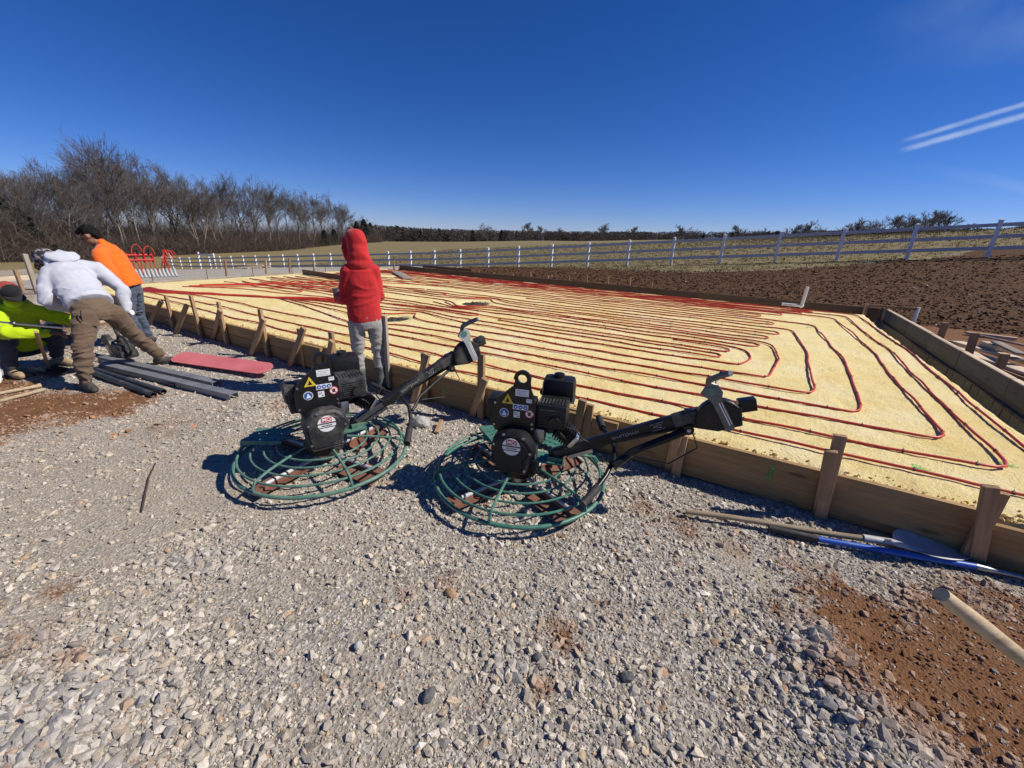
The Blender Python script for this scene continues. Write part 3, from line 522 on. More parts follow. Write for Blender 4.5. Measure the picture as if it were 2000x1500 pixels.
# ------------------------------------------------------------------ red heating pipe
def round_path(P, r=.16, k=6):
    out = [Vector(P[0])]
    for i in range(1, len(P)-1):
        a, b, c = Vector(P[i-1]), Vector(P[i]), Vector(P[i+1]); d1 = min(r, (a-b).length*.49); d2 = min(r, (c-b).length*.49); s = b+(a-b).normalized()*d1; e = b+(c-b).normalized()*d2
        for j in range(k+1): t = j/k; out.append(s*(1-t)**2+b*2*t*(1-t)+e*t*t)
    out.append(Vector(P[-1])); return out
def resample(P, step):
    out = [P[0]]; acc = 0
    for a, b in zip(P[:-1], P[1:]):
        d = (b-a).length; t = step-acc
        while t < d: out.append(a+(b-a)*(t/d)); t += step
        acc = (acc+d) % step if d > 0 else acc
    out.append(P[-1]); return out
def pipe(path, label, group, seed, r=.0105, rc=.16, wob=.045):
    P = resample(round_path([Vector((a, b)) for a, b in path], rc), .09); A = np.array([(p.x, p.y) for p in P]); 
    s = np.arange(len(A))*.09; A = A+np.stack([wob*fbm(np.stack([s*.9, s*0+seed, s*0], -1), 3, 60), wob*1.2*fbm(np.stack([s*.8, s*0+seed+.5, s*0], -1), 3, 61)], 1)
    for pu, pv, a_, b_ in PITS:      # the runs bow around the drain pits
        dx = A-np.array([pu, pv]); dd = np.linalg.norm(dx, axis=1); w = np.exp(-(dd/.55)**2)*.42; A = A+dx/np.maximum(dd, .05)[:, None]*w[:, None]*np.array([.15, 1.])
    z = np.maximum(foam_top(A[:, 0], A[:, 1]), FOAM_Z-.02)+r*.75+.030*np.abs(fbm(np.stack([s*1.1, s*0+seed, s*0], -1), 2, 62)); 
    z = np.convolve(np.pad(z, 1, 'edge'), np.ones(3)/3, 'valid')
    pts = [uvw(a, b, c) for (a, b), c in zip(A, z)]
    o = MB().tube(pts, r, 6).build('heating_pipe', MAT['pex'], smooth='all'); tag(o, label, 'pipe', group)
    cb = MB(); ng = np.random.default_rng(seed+100); i = 3
    while i < len(pts)-2:
        t = (pts[i+1]-pts[i-1]).normalized(); a, b = frame(t)
        if pts[i].length < 9: cb.tube([pts[i]-t*.005, pts[i]+t*.005], r*1.3, 6); cb.box(pts[i]+a*.004+Vector((0, 0, .010)), (.003, .003, .02))
        i += int(ng.integers(4, 8))
    if cb.v: q = cb.build('pipe_clips', MAT['clipm'], o, smooth=False); q['kind'] = 'stuff'
    return o
def fan(v, k):     # how a run that leaves the front rows bends into the bundle that feeds the manifold
    off = -.16+.03*k
    return [(11.25, 3.45+.055*k), (10.4, 3.62+off*.5+.03*k), (9.4, 4.25+off*.6), (8.1, 4.80+off*.6), (7.0, (4.95+v)/2+off*.3), (5.6, v)]
nth = ['outermost', 'second', 'third', 'fourth', 'fifth', 'sixth', 'seventh']
CK = [(3.20, -1.88, 10.92), (3.50, -1.64, 10.55), (3.88, -1.42, 10.1), (4.17, -1.0, 8.95), (4.48, -.65, 8.14), (4.81, -.33, 6.78), (5.15, -.03, 6.2)]
for k, (vf, uc, vb) in enumerate(CK):
    if k < 3: st = [(11.6-.1*k, 3.25+.16*k), (9, vf+.06), (7, vf)]
    else: st = fan(vf, k-3)
    back = [(11.7, vb)] if k < 4 else ([(4.4, vb)] if k == 4 else [(11.7, vb-.1)])
    p = st + [(2.5, vf-.02), (uc+.05, vf+.08), (uc, vf+.25), (uc-.08, (vf+vb)/2), (uc+.02, vb-.1), (uc+.25, vb)] + back
    pipe(p, f'{nth[k]} red heating pipe bend counted in from the corner of the front and right forms', None, k, rc=.14)
used = [c[2] for c in CK]
tips = [(5.42, 5.66, .22), (5.80, 6.0, .17), (6.40, 6.62, -.16), (7.02, 7.26, -.30), (7.50, 7.78, -.42), (8.40, 8.66, -.38), (9.20, 9.46, -.15), (9.70, 9.92, -.5), (10.24, 10.40, -.9), (10.68, 10.80, -1.1)]
for k, (a, b, ur) in enumerate(tips):
    if k < 2: left = fan(a, 5+k)[:-1]; p = left+[(5.4, a)]+[(ur, a), (ur, b)]+[(.9 if k else 3.6, b)]
    else: ul = [11.8, 11.8, 5.6, 11.7, 7.2, 11.8, 9.6, 11.8, 11.8, 11.7, 11.8][k]; p = [(ul, a), (ur, a), (ur, b), (ul-.2, b)]
    pipe(p, 'red heating pipe with a hairpin turn facing the right form', 'hairpin pipe runs in the middle of the slab', 20+k, rc=.13, r=.0098)
for k, (a, b, ul, ur) in enumerate([(5.66, 5.9, 4.1, 11.2), (7.26, 7.5, 6.1, 11.5), (6.5, 6.9, 8.4, 11.6), (6.05, 6.3, 7.9, 11.4), (5.35, 5.6, 8.6, 11.4), (8.8, 9.05, 10.2, 11.7), (10.3, 10.45, 6.2, 11.9)]):
    pipe([(ur, a), (ul, a), (ul, b), (ur-.3, b)], 'red heating pipe with a hairpin turn facing away from the right form', 'hairpin pipe runs turning back towards the manifold', 50+k, rc=.12, r=.0098)
for k in range(9):           # feeder bundle from the manifold
    vv = 5.2+.10*k; p = fan(vv, k*.75)[:4]+[(7.3, 5.0+.05*k), (6.9-.06*k, 5.05+.07*k)]
    pipe(p, 'red heating pipe in the tight feeder bundle running from the manifold', 'feeder pipes bundled beside the manifold', 80+k, rc=.3, wob=.02, r=.0105)

for k in range(6):          # runs fanning out from the manifold over the far left quarter
    q = k/9; p = [(11.05, 4.3+.07*k), (10.0, 4.85+.42*k), (8.6, 5.2+.68*k), (7.0+.25*(k % 3), 5.4+.78*k)]
    pipe(p, 'red heating pipe fanning out from the manifold across the bare corner', 'pipes fanning out from the manifold', 110+k, rc=.5, wob=.06, r=.0098)

# ------------------------------------------------------------------ formwork
NF = Vector((-VX[0], -VX[1], 0))     # outward normal of the front form
def fboard(par_, a, b, z0, z1, m, t=.038, v=SLAB['v0'], dv=0, n='board'):
    return board(n, uvw(a, v-t/2+dv, (z0+z1)/2), uvw(b, v-t/2+dv, (z0+z1)/2), t, z1-z0, m, par_)
ff = empty('front_formwork', uvw(4, SLAB['v0'], 0), 'long plank formwork beside the gravel, propped by wooden stakes and slanted braces', 'formwork')
fboard(ff, 1.02, -1.29, .012, .300, MAT['form']); fboard(ff, 4.62, 1.026, .012, .302, MAT['form'], dv=.004)
fboard(ff, -1.296, -3.6, -.02, .245, MAT['form'], dv=-.012)
for a, b in ((8.3, 4.626), (12.34, 8.306)):
    fboard(ff, a, b, .008, .150, MAT['form'], dv=.003); fboard(ff, a, b, .159, .300, MAT['form'])
fboard(ff, 5.1, 4.2, .02, .30, MAT['form'], dv=-.041, n='splice_board'); fboard(ff, 1.5, .7, .06, .29, MAT['form'], dv=-.04, n='splice_board')
def on_form(px, py, z):     # where a pixel's ray meets the vertical plane just outside the front form
    d = ray(px, py); vp = SLAB['v0']-.075; t = vp/(d[0]*VX[0]+d[1]*VX[1]); p = np.array([0, 0, CAM_H])+d*t; return to_uv(p)[0], p[2]
STK = [((262, 556), None), ((323, 577), ((322, 589), (287, 637))), ((369, 559), ((371, 598), (341, 652))), ((426, 590), ((437, 606), (416, 662))), ((506, 598), ((519, 610), (489, 694))), ((584, 642), ((598, 631), (564, 715))), ((646, 649), ((655, 668), (636, 730))), ((828, 690), ((840, 694), (806, 790))), ((940, 685), ((952, 742), (921, 812))), ((1152, 790), ((1142, 783), (1121, 868))), ((1335, 850), ((1325, 845), (1305, 918))), ((1650, 852), ((1620, 882), (1598, 1008))), ((1955, 962), ((1925, 950), (1908, 1104)))]
for k, (top, br) in enumerate(STK):
    u, z = on_form(*top, 0); z = min(max(z, .27), .62); b = .0 if k not in (2, 11) else .05
    board('stake', uvw(u-b*.4, SLAB['v0']-.075, -.06), uvw(u+b*.4, SLAB['v0']-.072-.0*b, z), .062, .036, MAT['stakew'], ff, up=(VX[0], VX[1], 0))
    if br:
        u2, z2 = on_form(*br[0], 0); f = G(*br[1]); f.z = gz(f.x, f.y)-.03
        # the brace leans on the stake's outer face
        topp = uvw(u2, SLAB['v0']-.125, min(z2, .5)); d = (topp-f).normalized()
        board('brace', f, topp+d*.03, .062, .034, MAT['stakew'], ff, up=(VX[0], VX[1], .3))
board('stake', uvw(*[on_form(748, 660, 0)[0], SLAB['v0']-.06], .05), uvw(on_form(747, 620, 0)[0], SLAB['v0']-.06, on_form(747, 617, 0)[1]), .075, .03, MAT['greyw'], ff, up=(VX[0], VX[1], 0))
u, z = on_form(1512, 905, 0); par(spray_mark(uvw(u, SLAB['v0']-.039, .2), .022, .085, -UA, False).build('spray_mark', MAT['spray']), ff)
u, z = on_form(862, 745, 0); par(spray_mark(uvw(u, SLAB['v0']-.039, .15), .02, .09, -UA, False).build('spray_mark', MAT['spray']), ff)
for q in ((1480, 637), (1582, 639), (1800, 912), (1968, 905), (1440, 812)): p = G(*q, FOAM_Z+.012); u, v = to_uv(p); p.z = float(foam_top(u, v))+.004; par(spray_mark(p, .06, .05, -UA).build('spray_mark', MAT['spray']), foam)

fr = empty('far_formwork', uvw(5, SLAB['v1'], 0), 'dark weathered plank formwork below the dug soil bank', 'formwork')
cuts = [12.34, 8.7, 5.0, 1.35, -2.5]
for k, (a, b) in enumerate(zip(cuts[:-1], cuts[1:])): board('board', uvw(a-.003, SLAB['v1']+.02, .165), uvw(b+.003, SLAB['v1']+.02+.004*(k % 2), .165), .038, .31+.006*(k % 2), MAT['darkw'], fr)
for x, y in [(672, 420), (757, 437), (862, 443), (962, 435), (1058, 452), (1178, 458), (1278, 452), (1397, 455), (1520, 460), (1640, 490)]:
    d = ray(700+x/2.857, 380+y/2.857); vp = SLAB['v1']+.08; t = vp/(d[0]*VX[0]+d[1]*VX[1]); p = np.array([0, 0, CAM_H])+d*t; u = to_uv(p)[0]; board('stake', uvw(u, vp, 0), uvw(u+.01, vp, max(.36, min(p[2], .75))), .045, .03, MAT['stakew'], fr, up=(VX[0], VX[1], 0))
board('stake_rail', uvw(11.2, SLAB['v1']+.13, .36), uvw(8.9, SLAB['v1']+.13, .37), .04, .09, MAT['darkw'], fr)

rf = empty('right_formwork', uvw(SLAB['u0'], 7, 0), 'formwork at the end of the slab, grey boards above concrete blocks', 'formwork')
u0 = SLAB['u0']
edges = [12.1, 11.3, 10.0, 8.75, 7.5, 6.15, 5.0, 3.9, 2.95]
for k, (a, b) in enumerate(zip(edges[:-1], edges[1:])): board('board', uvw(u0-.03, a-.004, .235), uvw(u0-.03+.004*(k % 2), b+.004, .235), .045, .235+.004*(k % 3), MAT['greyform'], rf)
for k, (a, b) in enumerate(zip(edges[:-1], edges[1:])): board('sunlit_edge_strip', uvw(u0-.03, a-.012, .3595+.002*(k % 3)), uvw(u0-.03, b+.012, .3595+.002*(k % 3)), .060, .010, MAT['palew'], rf, bev=.001)  # pale strips added to stand for sunlight on the boards' top edges
v = 12.08; k = 0
while v > 3.2:
    L = .395; board('block', uvw(u0-.012, v, .005), uvw(u0-.012, v-L+.014, .005), .09, .215, MAT['block'], rf, bev=.006); v -= L; k += 1
rb = MB().tube([uvw(u0+.075, v, .128+.02*math.sin(v*2.1)) for v in np.arange(3.2, 12, .3)], .008, 6)
for v in np.arange(3.5, 9.5, .79): rb.tube([uvw(u0+.068, v, -.1), uvw(u0+.066, v, .135)], .006, 5)
rb.build('reinforcing_bar', MAT['rebar'], rf)
for a, b in (((1905, 650), (1892, 697)), ((1963, 691), (1951, 727)), ((1847, 630), (1834, 666))):
    p = G(*b, .08); u, v = to_uv(p); q = atY(*a, p.y); board('stake', (p.x, p.y, -.1), (q.x, q.y, q.z), .05, .09, MAT['stakew'], rf, up=(UX[0], UX[1], 0))
for q in ((2035, 745), (1975, 735), (1870, 668)):
    p = G(*q, .05); board('brace', (p.x, p.y, 0), uvw(u0-.08, to_uv(p)[1]+.1, .26), .05, .04, MAT['stakew'], rf)

lf = empty('left_formwork', uvw(SLAB['u1'], 7, 0), 'low pale plank formwork closing the manifold end of the slab', 'formwork')
for a, b in ((3.0, 6.2), (6.21, 9.3), (9.31, 12.2)): board('board', uvw(SLAB['u1']+.02, a, .155), uvw(SLAB['u1']+.02, b, .155), .038, .29, MAT['greyw'], lf)
for v in np.arange(4.2, 12, 1.15): MB().tube([uvw(SLAB['u1']-.05, v, .1), uvw(SLAB['u1']-.05, v, .52)], .008, 6).build('reinforcing_bar', MAT['rebar'], lf)
# ------------------------------------------------------------------ rail fence
FV = 24.9
fence = empty('rail_fence', uvw(20, FV, gz(*uvw(20, FV).xy)), 'white three-rail vinyl fence along the pasture', 'fence')
_post = MB().box((0, 0, .68), (.125, .125, 1.46), None, .008).mesh('post', True); _post.materials.append(MAT['vinyl'])
_cap = MB().prism([(-.075, -.075), (.075, -.075), (.075, .075), (-.075, .075)], .02).add([(-.07, -.07, .02), (.07, -.07, .02), (.07, .07, .02), (-.07, .07, .02), (0, 0, .06)], [(0, 1, 4), (1, 2, 4), (2, 3, 4), (3, 0, 4)]).mesh('cap', False); _cap.materials.append(MAT['vinyl'])
def fpoint(u): p = uvw(u, FV); p.z = float(fence_z(u)); return p
fus = [-7.74+2.44*k for k in range(-4, 32)]
for k, u in enumerate(fus):
    p = fpoint(u); m = Matrix.Translation(p) @ Matrix.Rotation(-UA+R_(random.uniform(-1, 1)), 4, 'Z') @ Matrix.Rotation(R_(random.uniform(-.8, .8)), 4, 'X')
    po = mesh_obj('post', _post, None, fence, False, m); mesh_obj('cap', _cap, None, po, False, m @ Matrix.Translation((0, 0, 1.41)))
    if k:
        q = fpoint(fus[k-1])
        for h in (.36, .80, 1.24):
            a = p+Vector((0, 0, h)); b = q+Vector((0, 0, h)); d = (b-a).normalized(); board('rail', a+d*.062, b-d*.062, .045, .14, MAT['shadedrail'], fence)
# a short return of fence with a white gate beyond the manifold
gp = fpoint(57.5); gate = empty('field_gate', gp, 'small white gate standing above the rail fence beyond the manifold', 'gate')
ga, gb = uvw(57.2, FV+1.2), uvw(60.4, FV+1.0); 
for p in (ga, gb): p.z = float(fence_z(58.5))
for p in (ga, gb): board('gate_post', p, p+Vector((0, 0, 1.9)), .16, .16, MAT['vinyl'], gate, up=(1, 0, 0))
for h in (.75, 1.2, 1.65): board('gate_rail', ga+Vector((0, 0, h)), gb+Vector((0, 0, h)), .06, .16, MAT['vinyl'], gate)

# ------------------------------------------------------------------ bare trees
def grow_tree(seed, h, spread=.5, trunk_frac=.33, multi=1, maxl=4, dens=1.0, tw=1.0):
    r = random.Random(seed); segs = []
    def branch(p, d, L, rad, lev):
        n = 4 if lev < 2 else (3 if lev < 3 else 2); pts = [p]; cur = p; dd = d.copy()
        for i in range(n):
            w = (.07, .10, .13, .16, .18)[min(lev, 4)]; dd = (dd+Vector((r.gauss(0, w), r.gauss(0, w), r.gauss(0, w)))+Vector((0, 0, .07 if lev else .10))).normalized(); cur = cur+dd*(L/n); pts.append(cur)
        rs = [rad*(1-.75*i/n) for i in range(n+1)]; segs.append((lev, pts, rs))
        if lev >= maxl: return
        kids = [int(9*dens), int(6*dens), int(5*dens), int(4*dens)][min(lev, 3)]
        for k in range(kids):
            t = r.uniform(trunk_frac if lev == 0 else .22, 1.0)**(.8) ; i = min(int(t*n), n-1); q = pts[i].lerp(pts[i+1], t*n-i); base = (pts[i+1]-pts[i]).normalized()
            a, b = frame(base); g = r.uniform(0, 6.283); ang = r.uniform(.38, .82)*(1-.25*t)*(.7+.6*spread); nd = base*math.cos(ang)+(a*math.cos(g)+b*math.sin(g))*math.sin(ang)
            branch(q, nd, L*r.uniform(.42, .68)*(1.15-.45*t if lev == 0 else 1.0), max(rs[i]*r.uniform(.42, .62), .011), lev+1)
    for m in range(multi):
        d = Vector((r.gauss(0, .06+.14*(multi > 1)), r.gauss(0, .06+.14*(multi > 1)), 1)).normalized(); branch(Vector((r.gauss(0, .12*(multi > 1)), r.gauss(0, .12*(multi > 1)), -.2)), d, h*.80*r.uniform(.85, 1), h*.0135*(1 if multi == 1 else .7), 0)
    trunk, crown = MB(), MB()
    top = max(q.z for _, pts, _ in segs for q in pts); k = h/top
    for lev, pts, rs in segs:
        pts = [q*k for q in pts]
        if lev == 0: trunk.tube(pts, [max(x, .03) for x in rs], 7)
        elif lev == 1: trunk.tube(pts, [max(x, .024) for x in rs], 5, cap=False)
        else: crown.tube(pts, [max(x, (.02, .015, .013)[min(lev-2, 2)]*tw) for x in rs], 3, cap=False)
    return trunk.mesh('trunk', 'all'), crown.mesh('crown', 'all')
PROTO = [grow_tree(101, 17, .55, .3), grow_tree(102, 16, .38, .4), grow_tree(103, 15, .65, .25), grow_tree(104, 14, .45, .3, 3, dens=.8), grow_tree(105, 13, .6, .2, 2, dens=.9), grow_tree(106, 16, .5, .45)]
PROTO += [grow_tree(201, 14, .7, .22, tw=2.6), grow_tree(202, 13, .8, .18, 2, dens=.9, tw=2.6), grow_tree(203, 14, .55, .3, tw=2.6)]      # open-grown field trees
PH = [17, 16, 15, 14, 13, 16, 14, 13, 14]
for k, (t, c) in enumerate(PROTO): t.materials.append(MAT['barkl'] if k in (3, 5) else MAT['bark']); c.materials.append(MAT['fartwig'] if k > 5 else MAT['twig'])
def tree(k, x, y, h, label, group=None, rz=None, fat=1.0):
    z = gz(x, y); e = empty('bare_tree', (x, y, z-.1), label, 'tree', group, rz if rz is not None else random.uniform(0, 6.28)); s = h/PH[k]; e.scale = (s*fat, s*fat, s)
    for n, me in (('trunk', PROTO[k][0]), ('crown', PROTO[k][1])): mesh_obj(n, me, None, e, True)
    return e
TOPX = [-300, -100, 0, 60, 120, 180, 240, 330, 400, 480, 560, 620, 660, 700, 740]; TOPY = [350, 352, 352, 336, 338, 330, 290, 326, 348, 352, 362, 374, 384, 412, 446]
FRX = [-300, 60, 200, 400, 560, 700, 760]; FRR = [62, 80, 96, 110, 130, 168, 185]
def wood_tree(px, dr, k, tf, label, group):
    tf *= 1.13; rr = float(np.interp(px, FRX, FRR))+dr; p = atR(px, 480, rr); z = gz(p.x, p.y); top = atR(px, float(np.interp(px, TOPX, TOPY)), rr).z; return tree(k, p.x, p.y, max(5., (top-z)*tf), label, group)
wood_tree(246, 4, 0, 1.02, 'tallest bare tree, its broad crown rising above the rest of the wood', None)
rt = random.Random(5); KIND = ['broad-crowned', 'narrow upright', 'wide-spreading', 'pale many-stemmed', 'low twin-stemmed', 'pale tall-trunked']
for i in range(34):
    px = -150+i*26+rt.uniform(-9, 9); k_ = rt.choice([0, 1, 2, 3, 4, 5]); wood_tree(px, rt.uniform(1, 8), k_, rt.uniform(.66, .95), f'{KIND[k_]} bare tree along the front edge of the wood', f'{KIND[k_]} trees at the edge of the wood')
for i in range(44):
    px = -200+i*21.5+rt.uniform(-12, 12); k_ = rt.choice([0, 1, 2, 5]); wood_tree(px, rt.uniform(10, 34), k_, rt.uniform(.84, 1.02), f'{KIND[k_]} bare tree standing deep inside the leafless wood', f'{KIND[k_]} trees deep in the wood')
def brush_band(name, rows, seed, hmin, hmax, r0, r1, x0, x1, mat, sticks=9):
    """undergrowth: thousands of thin crossing stems, one uncountable mass"""
    r = np.random.default_rng(seed); n = rows; px = r.uniform(x0, x1, n); rr = np.interp(px, FRX, FRR)+r.uniform(r0, r1, n); P = np.array([atR(a, 480, b) for a, b in zip(px, rr)]); P[:, 2] = ground_z(P[:, 0], P[:, 1]); V = np.zeros((n, sticks, 3, 3)); H = hmin+(hmax-hmin)*r.random(n)**1.6
    for s in range(sticks):
        b = P+np.stack([r.normal(0, .9, n), r.normal(0, .9, n), r.random(n)*H*.5-.2], 1); d = np.stack([r.normal(0, .55, n), r.normal(0, .55, n), r.uniform(.3, 1, n)], 1)*H[:, None]*r.uniform(.3, .75, (n, 1)); w = np.stack([r.normal(0, 1, n), r.normal(0, 1, n), r.normal(0, .4, n)], 1); w = w/np.linalg.norm(w, axis=1)[:, None]*r.uniform(.010, .034, (n, 1)); V[:, s, 0] = b-w; V[:, s, 1] = b+w; V[:, s, 2] = b+d
    return mesh_obj(name, np_mesh(name, V.reshape(-1, 3), np.arange(n*sticks*3).reshape(-1, 3)), mat)
tag(brush_band('undergrowth', 9000, 31, 1.2, 6.5, -1, 14, -250, 745, MAT['brush'], 16), 'tangled brown undergrowth along the foot of the wood', 'undergrowth', kind='stuff')
tag(brush_band('undergrowth', 5200, 33, 4, 12, 14, 42, -250, 735, MAT['twig'], 16), 'dense leafless saplings filling the depth of the wood', 'undergrowth', kind='stuff')
def cedar_mesh(seed, h):
    r = np.random.default_rng(seed); n = 2600; t = r.random(n)**.8; a = r.uniform(0, 6.28, n); R = (1-t)**.6*h*.27*(.35+.65*r.random(n)**.4)*(1+.35*np.sin(t*17+seed)*np.sin(a*3+t*9+seed)+.2*np.sin(a*2+seed)); c = np.stack([R*np.cos(a), R*np.sin(a), .04*h+t*h*.95], 1); V = np.zeros((n, 3, 3))
    for j in range(3): V[:, j] = c+r.normal(0, .028*h, (n, 3))*np.array([1, 1, .8])
    return np_mesh('crown', V.reshape(-1, 3), np.arange(n*3).reshape(-1, 3))
CED = [cedar_mesh(k, 8.) for k in range(3)]; CTR = MB().tube([(0, 0, -.2), (0, 0, 6)], [.14, .03], 6).mesh('trunk', 'all'); CTR.materials.append(MAT['bark'])
for m in CED: m.materials.append(MAT['cedar'])
for i, (px, dr, h) in enumerate([(700, 2, 7.5), (714, 8, 8.5), (726, 16, 7.5), (684, 4, 5.5), (655, 2, 5), (636, 1, 4.8), (60, 3, 6.5), (25, 5, 7.5), (-20, 6, 7)]):
    rr = float(np.interp(px, FRX, FRR))+dr; p = atR(px, 480, rr); e = empty('cedar_tree', (p.x, p.y, gz(p.x, p.y)), 'dark evergreen cedar at the narrow end of the wood' if px > 600 else 'dark evergreen cedar low in the wood behind the bending worker', 'tree', 'cedars at the end of the wood' if px > 600 else 'cedars within the wood', random.uniform(0, 6)); e.scale = (h/8,)*3
    mesh_obj('trunk', CTR, None, e, True); mesh_obj('crown', CED[i % 3], None, e, True)
def far_wood(name, x0, x1, n, r0, r1, seed, topy, label):
    r = np.random.default_rng(seed); px = r.uniform(x0, x1, n); rr = r.uniform(r0, r1, n); P = np.array([atR(a, 470, b) for a, b in zip(px, rr)]); P[:, 2] = ground_z(P[:, 0], P[:, 1]); T = np.array([atR(a, float(np.interp(a, *topy)), b).z for a, b in zip(px, rr)]); H = np.maximum(4, (T-P[:, 2])*r.uniform(.72, 1.0, n)); K = 190; V = np.zeros((n, K, 3, 3)); C = np.zeros((n, K, 3)); ev = r.random(n) < .06
    for s in range(K):
        t = r.random(n)**.75; rad = H*.36*np.sqrt(np.clip(1-((t-.6)/.55)**2, .03, 1)); rad = np.where(ev, H*.24*(1.1-t), rad); a = r.uniform(0, 6.28, n); q = r.random(n)**.5; c = P+np.stack([rad*q*np.cos(a), rad*q*np.sin(a), H*t], 1); sz = (.034*H)[:, None]*np.where(ev, 1.5, 1.0)[:, None]
        d = r.normal(0, 1, (n, 3))*sz; w = r.normal(0, 1, (n, 3))*sz*np.where(ev, .8, .5)[:, None]; d[:, 2] = np.abs(d[:, 2])*.9; V[:, s, 0] = c-w; V[:, s, 1] = c+w; V[:, s, 2] = c+d*1.5
        C[:, s] = np.where(ev[:, None], np.array([.022, .030, .019]), np.array([.088, .074, .066]))*r.uniform(.6, 1.35, (n, 1))
    me = np_mesh(name, V.reshape(-1, 3), np.arange(n*K*3).reshape(-1, 3)); col_attr(me, 'Col', np.repeat(C.reshape(-1, 3), 3, 0)); return tag(mesh_obj(name, me, MAT['farwood']), label, 'woodland', kind='stuff')
far_wood('far_wood', 690, 1260, 900, 300, 385, 71, ([690, 760, 850, 950, 1100, 1260], [440, 441, 447, 449, 452, 452]), 'far dark wood across the pasture beyond the fence')
far_wood('far_wood', 1180, 2150, 900, 190, 250, 72, ([1180, 1400, 1550, 1700, 1850, 2000, 2150], [453, 452, 451, 447, 446, 446, 446]), 'far dark hedge wood on the rise above the fence')
for px, py, r, k in [(953, 434, 300, 1), (1028, 433, 290, 2), (1057, 440, 295, 5), (1092, 442, 290, 0), (1178, 433, 270, 0), (1232, 441, 260, 2), (1325, 436, 220, 0), (1357, 441, 220, 4), (1440, 438, 210, 2), (1478, 442, 210, 4), (1545, 436, 190, 2), (1574, 427, 180, 0), (1606, 437, 180, 4), (850, 442, 320, 1), (880, 446, 320, 2)]:
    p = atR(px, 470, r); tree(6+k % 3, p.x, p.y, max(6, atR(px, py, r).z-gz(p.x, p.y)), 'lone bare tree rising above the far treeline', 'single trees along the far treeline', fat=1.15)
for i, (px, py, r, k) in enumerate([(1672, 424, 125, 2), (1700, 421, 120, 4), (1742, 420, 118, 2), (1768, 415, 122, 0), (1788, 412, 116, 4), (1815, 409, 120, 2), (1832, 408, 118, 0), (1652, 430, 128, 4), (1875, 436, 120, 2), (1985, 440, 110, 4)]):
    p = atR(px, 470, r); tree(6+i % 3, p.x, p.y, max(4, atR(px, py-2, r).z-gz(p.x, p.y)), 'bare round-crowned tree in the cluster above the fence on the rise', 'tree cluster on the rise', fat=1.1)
# ------------------------------------------------------------------ power trowels
def font_mesh(txt, size, bold=0.0):
    c = bpy.data.curves.new('text', 'FONT'); c.body = txt; c.size = size; c.align_x = 'CENTER'; c.align_y = 'CENTER'; c.offset = bold; c.extrude = .0006; c.resolution_u = 3
    o = bpy.data.objects.new('text', c); COL.objects.link(o); me = bpy.data.meshes.new_from_object(o.evaluated_get(bpy.context.evaluated_depsgraph_get())); bpy.data.objects.remove(o); bpy.data.curves.remove(c); return me
def XZ(x, y, z): return Matrix(((1, 0, 0, x), (0, 0, -1, y), (0, 1, 0, z), (0, 0, 0, 1)))      # local xy -> world xz, facing -y
def circ(r, n=24, x=0, y=0, a0=0, a1=6.28318): return [(x+r*math.cos(a0+(a1-a0)*k/n), y+r*math.sin(a0+(a1-a0)*k/n)) for k in range(n)]
def arc3(c, r, z, a0, a1, n=20): return [Vector((c[0]+r*math.cos(a0+(a1-a0)*k/n), c[1]+r*math.sin(a0+(a1-a0)*k/n), z)) for k in range(n+1)]
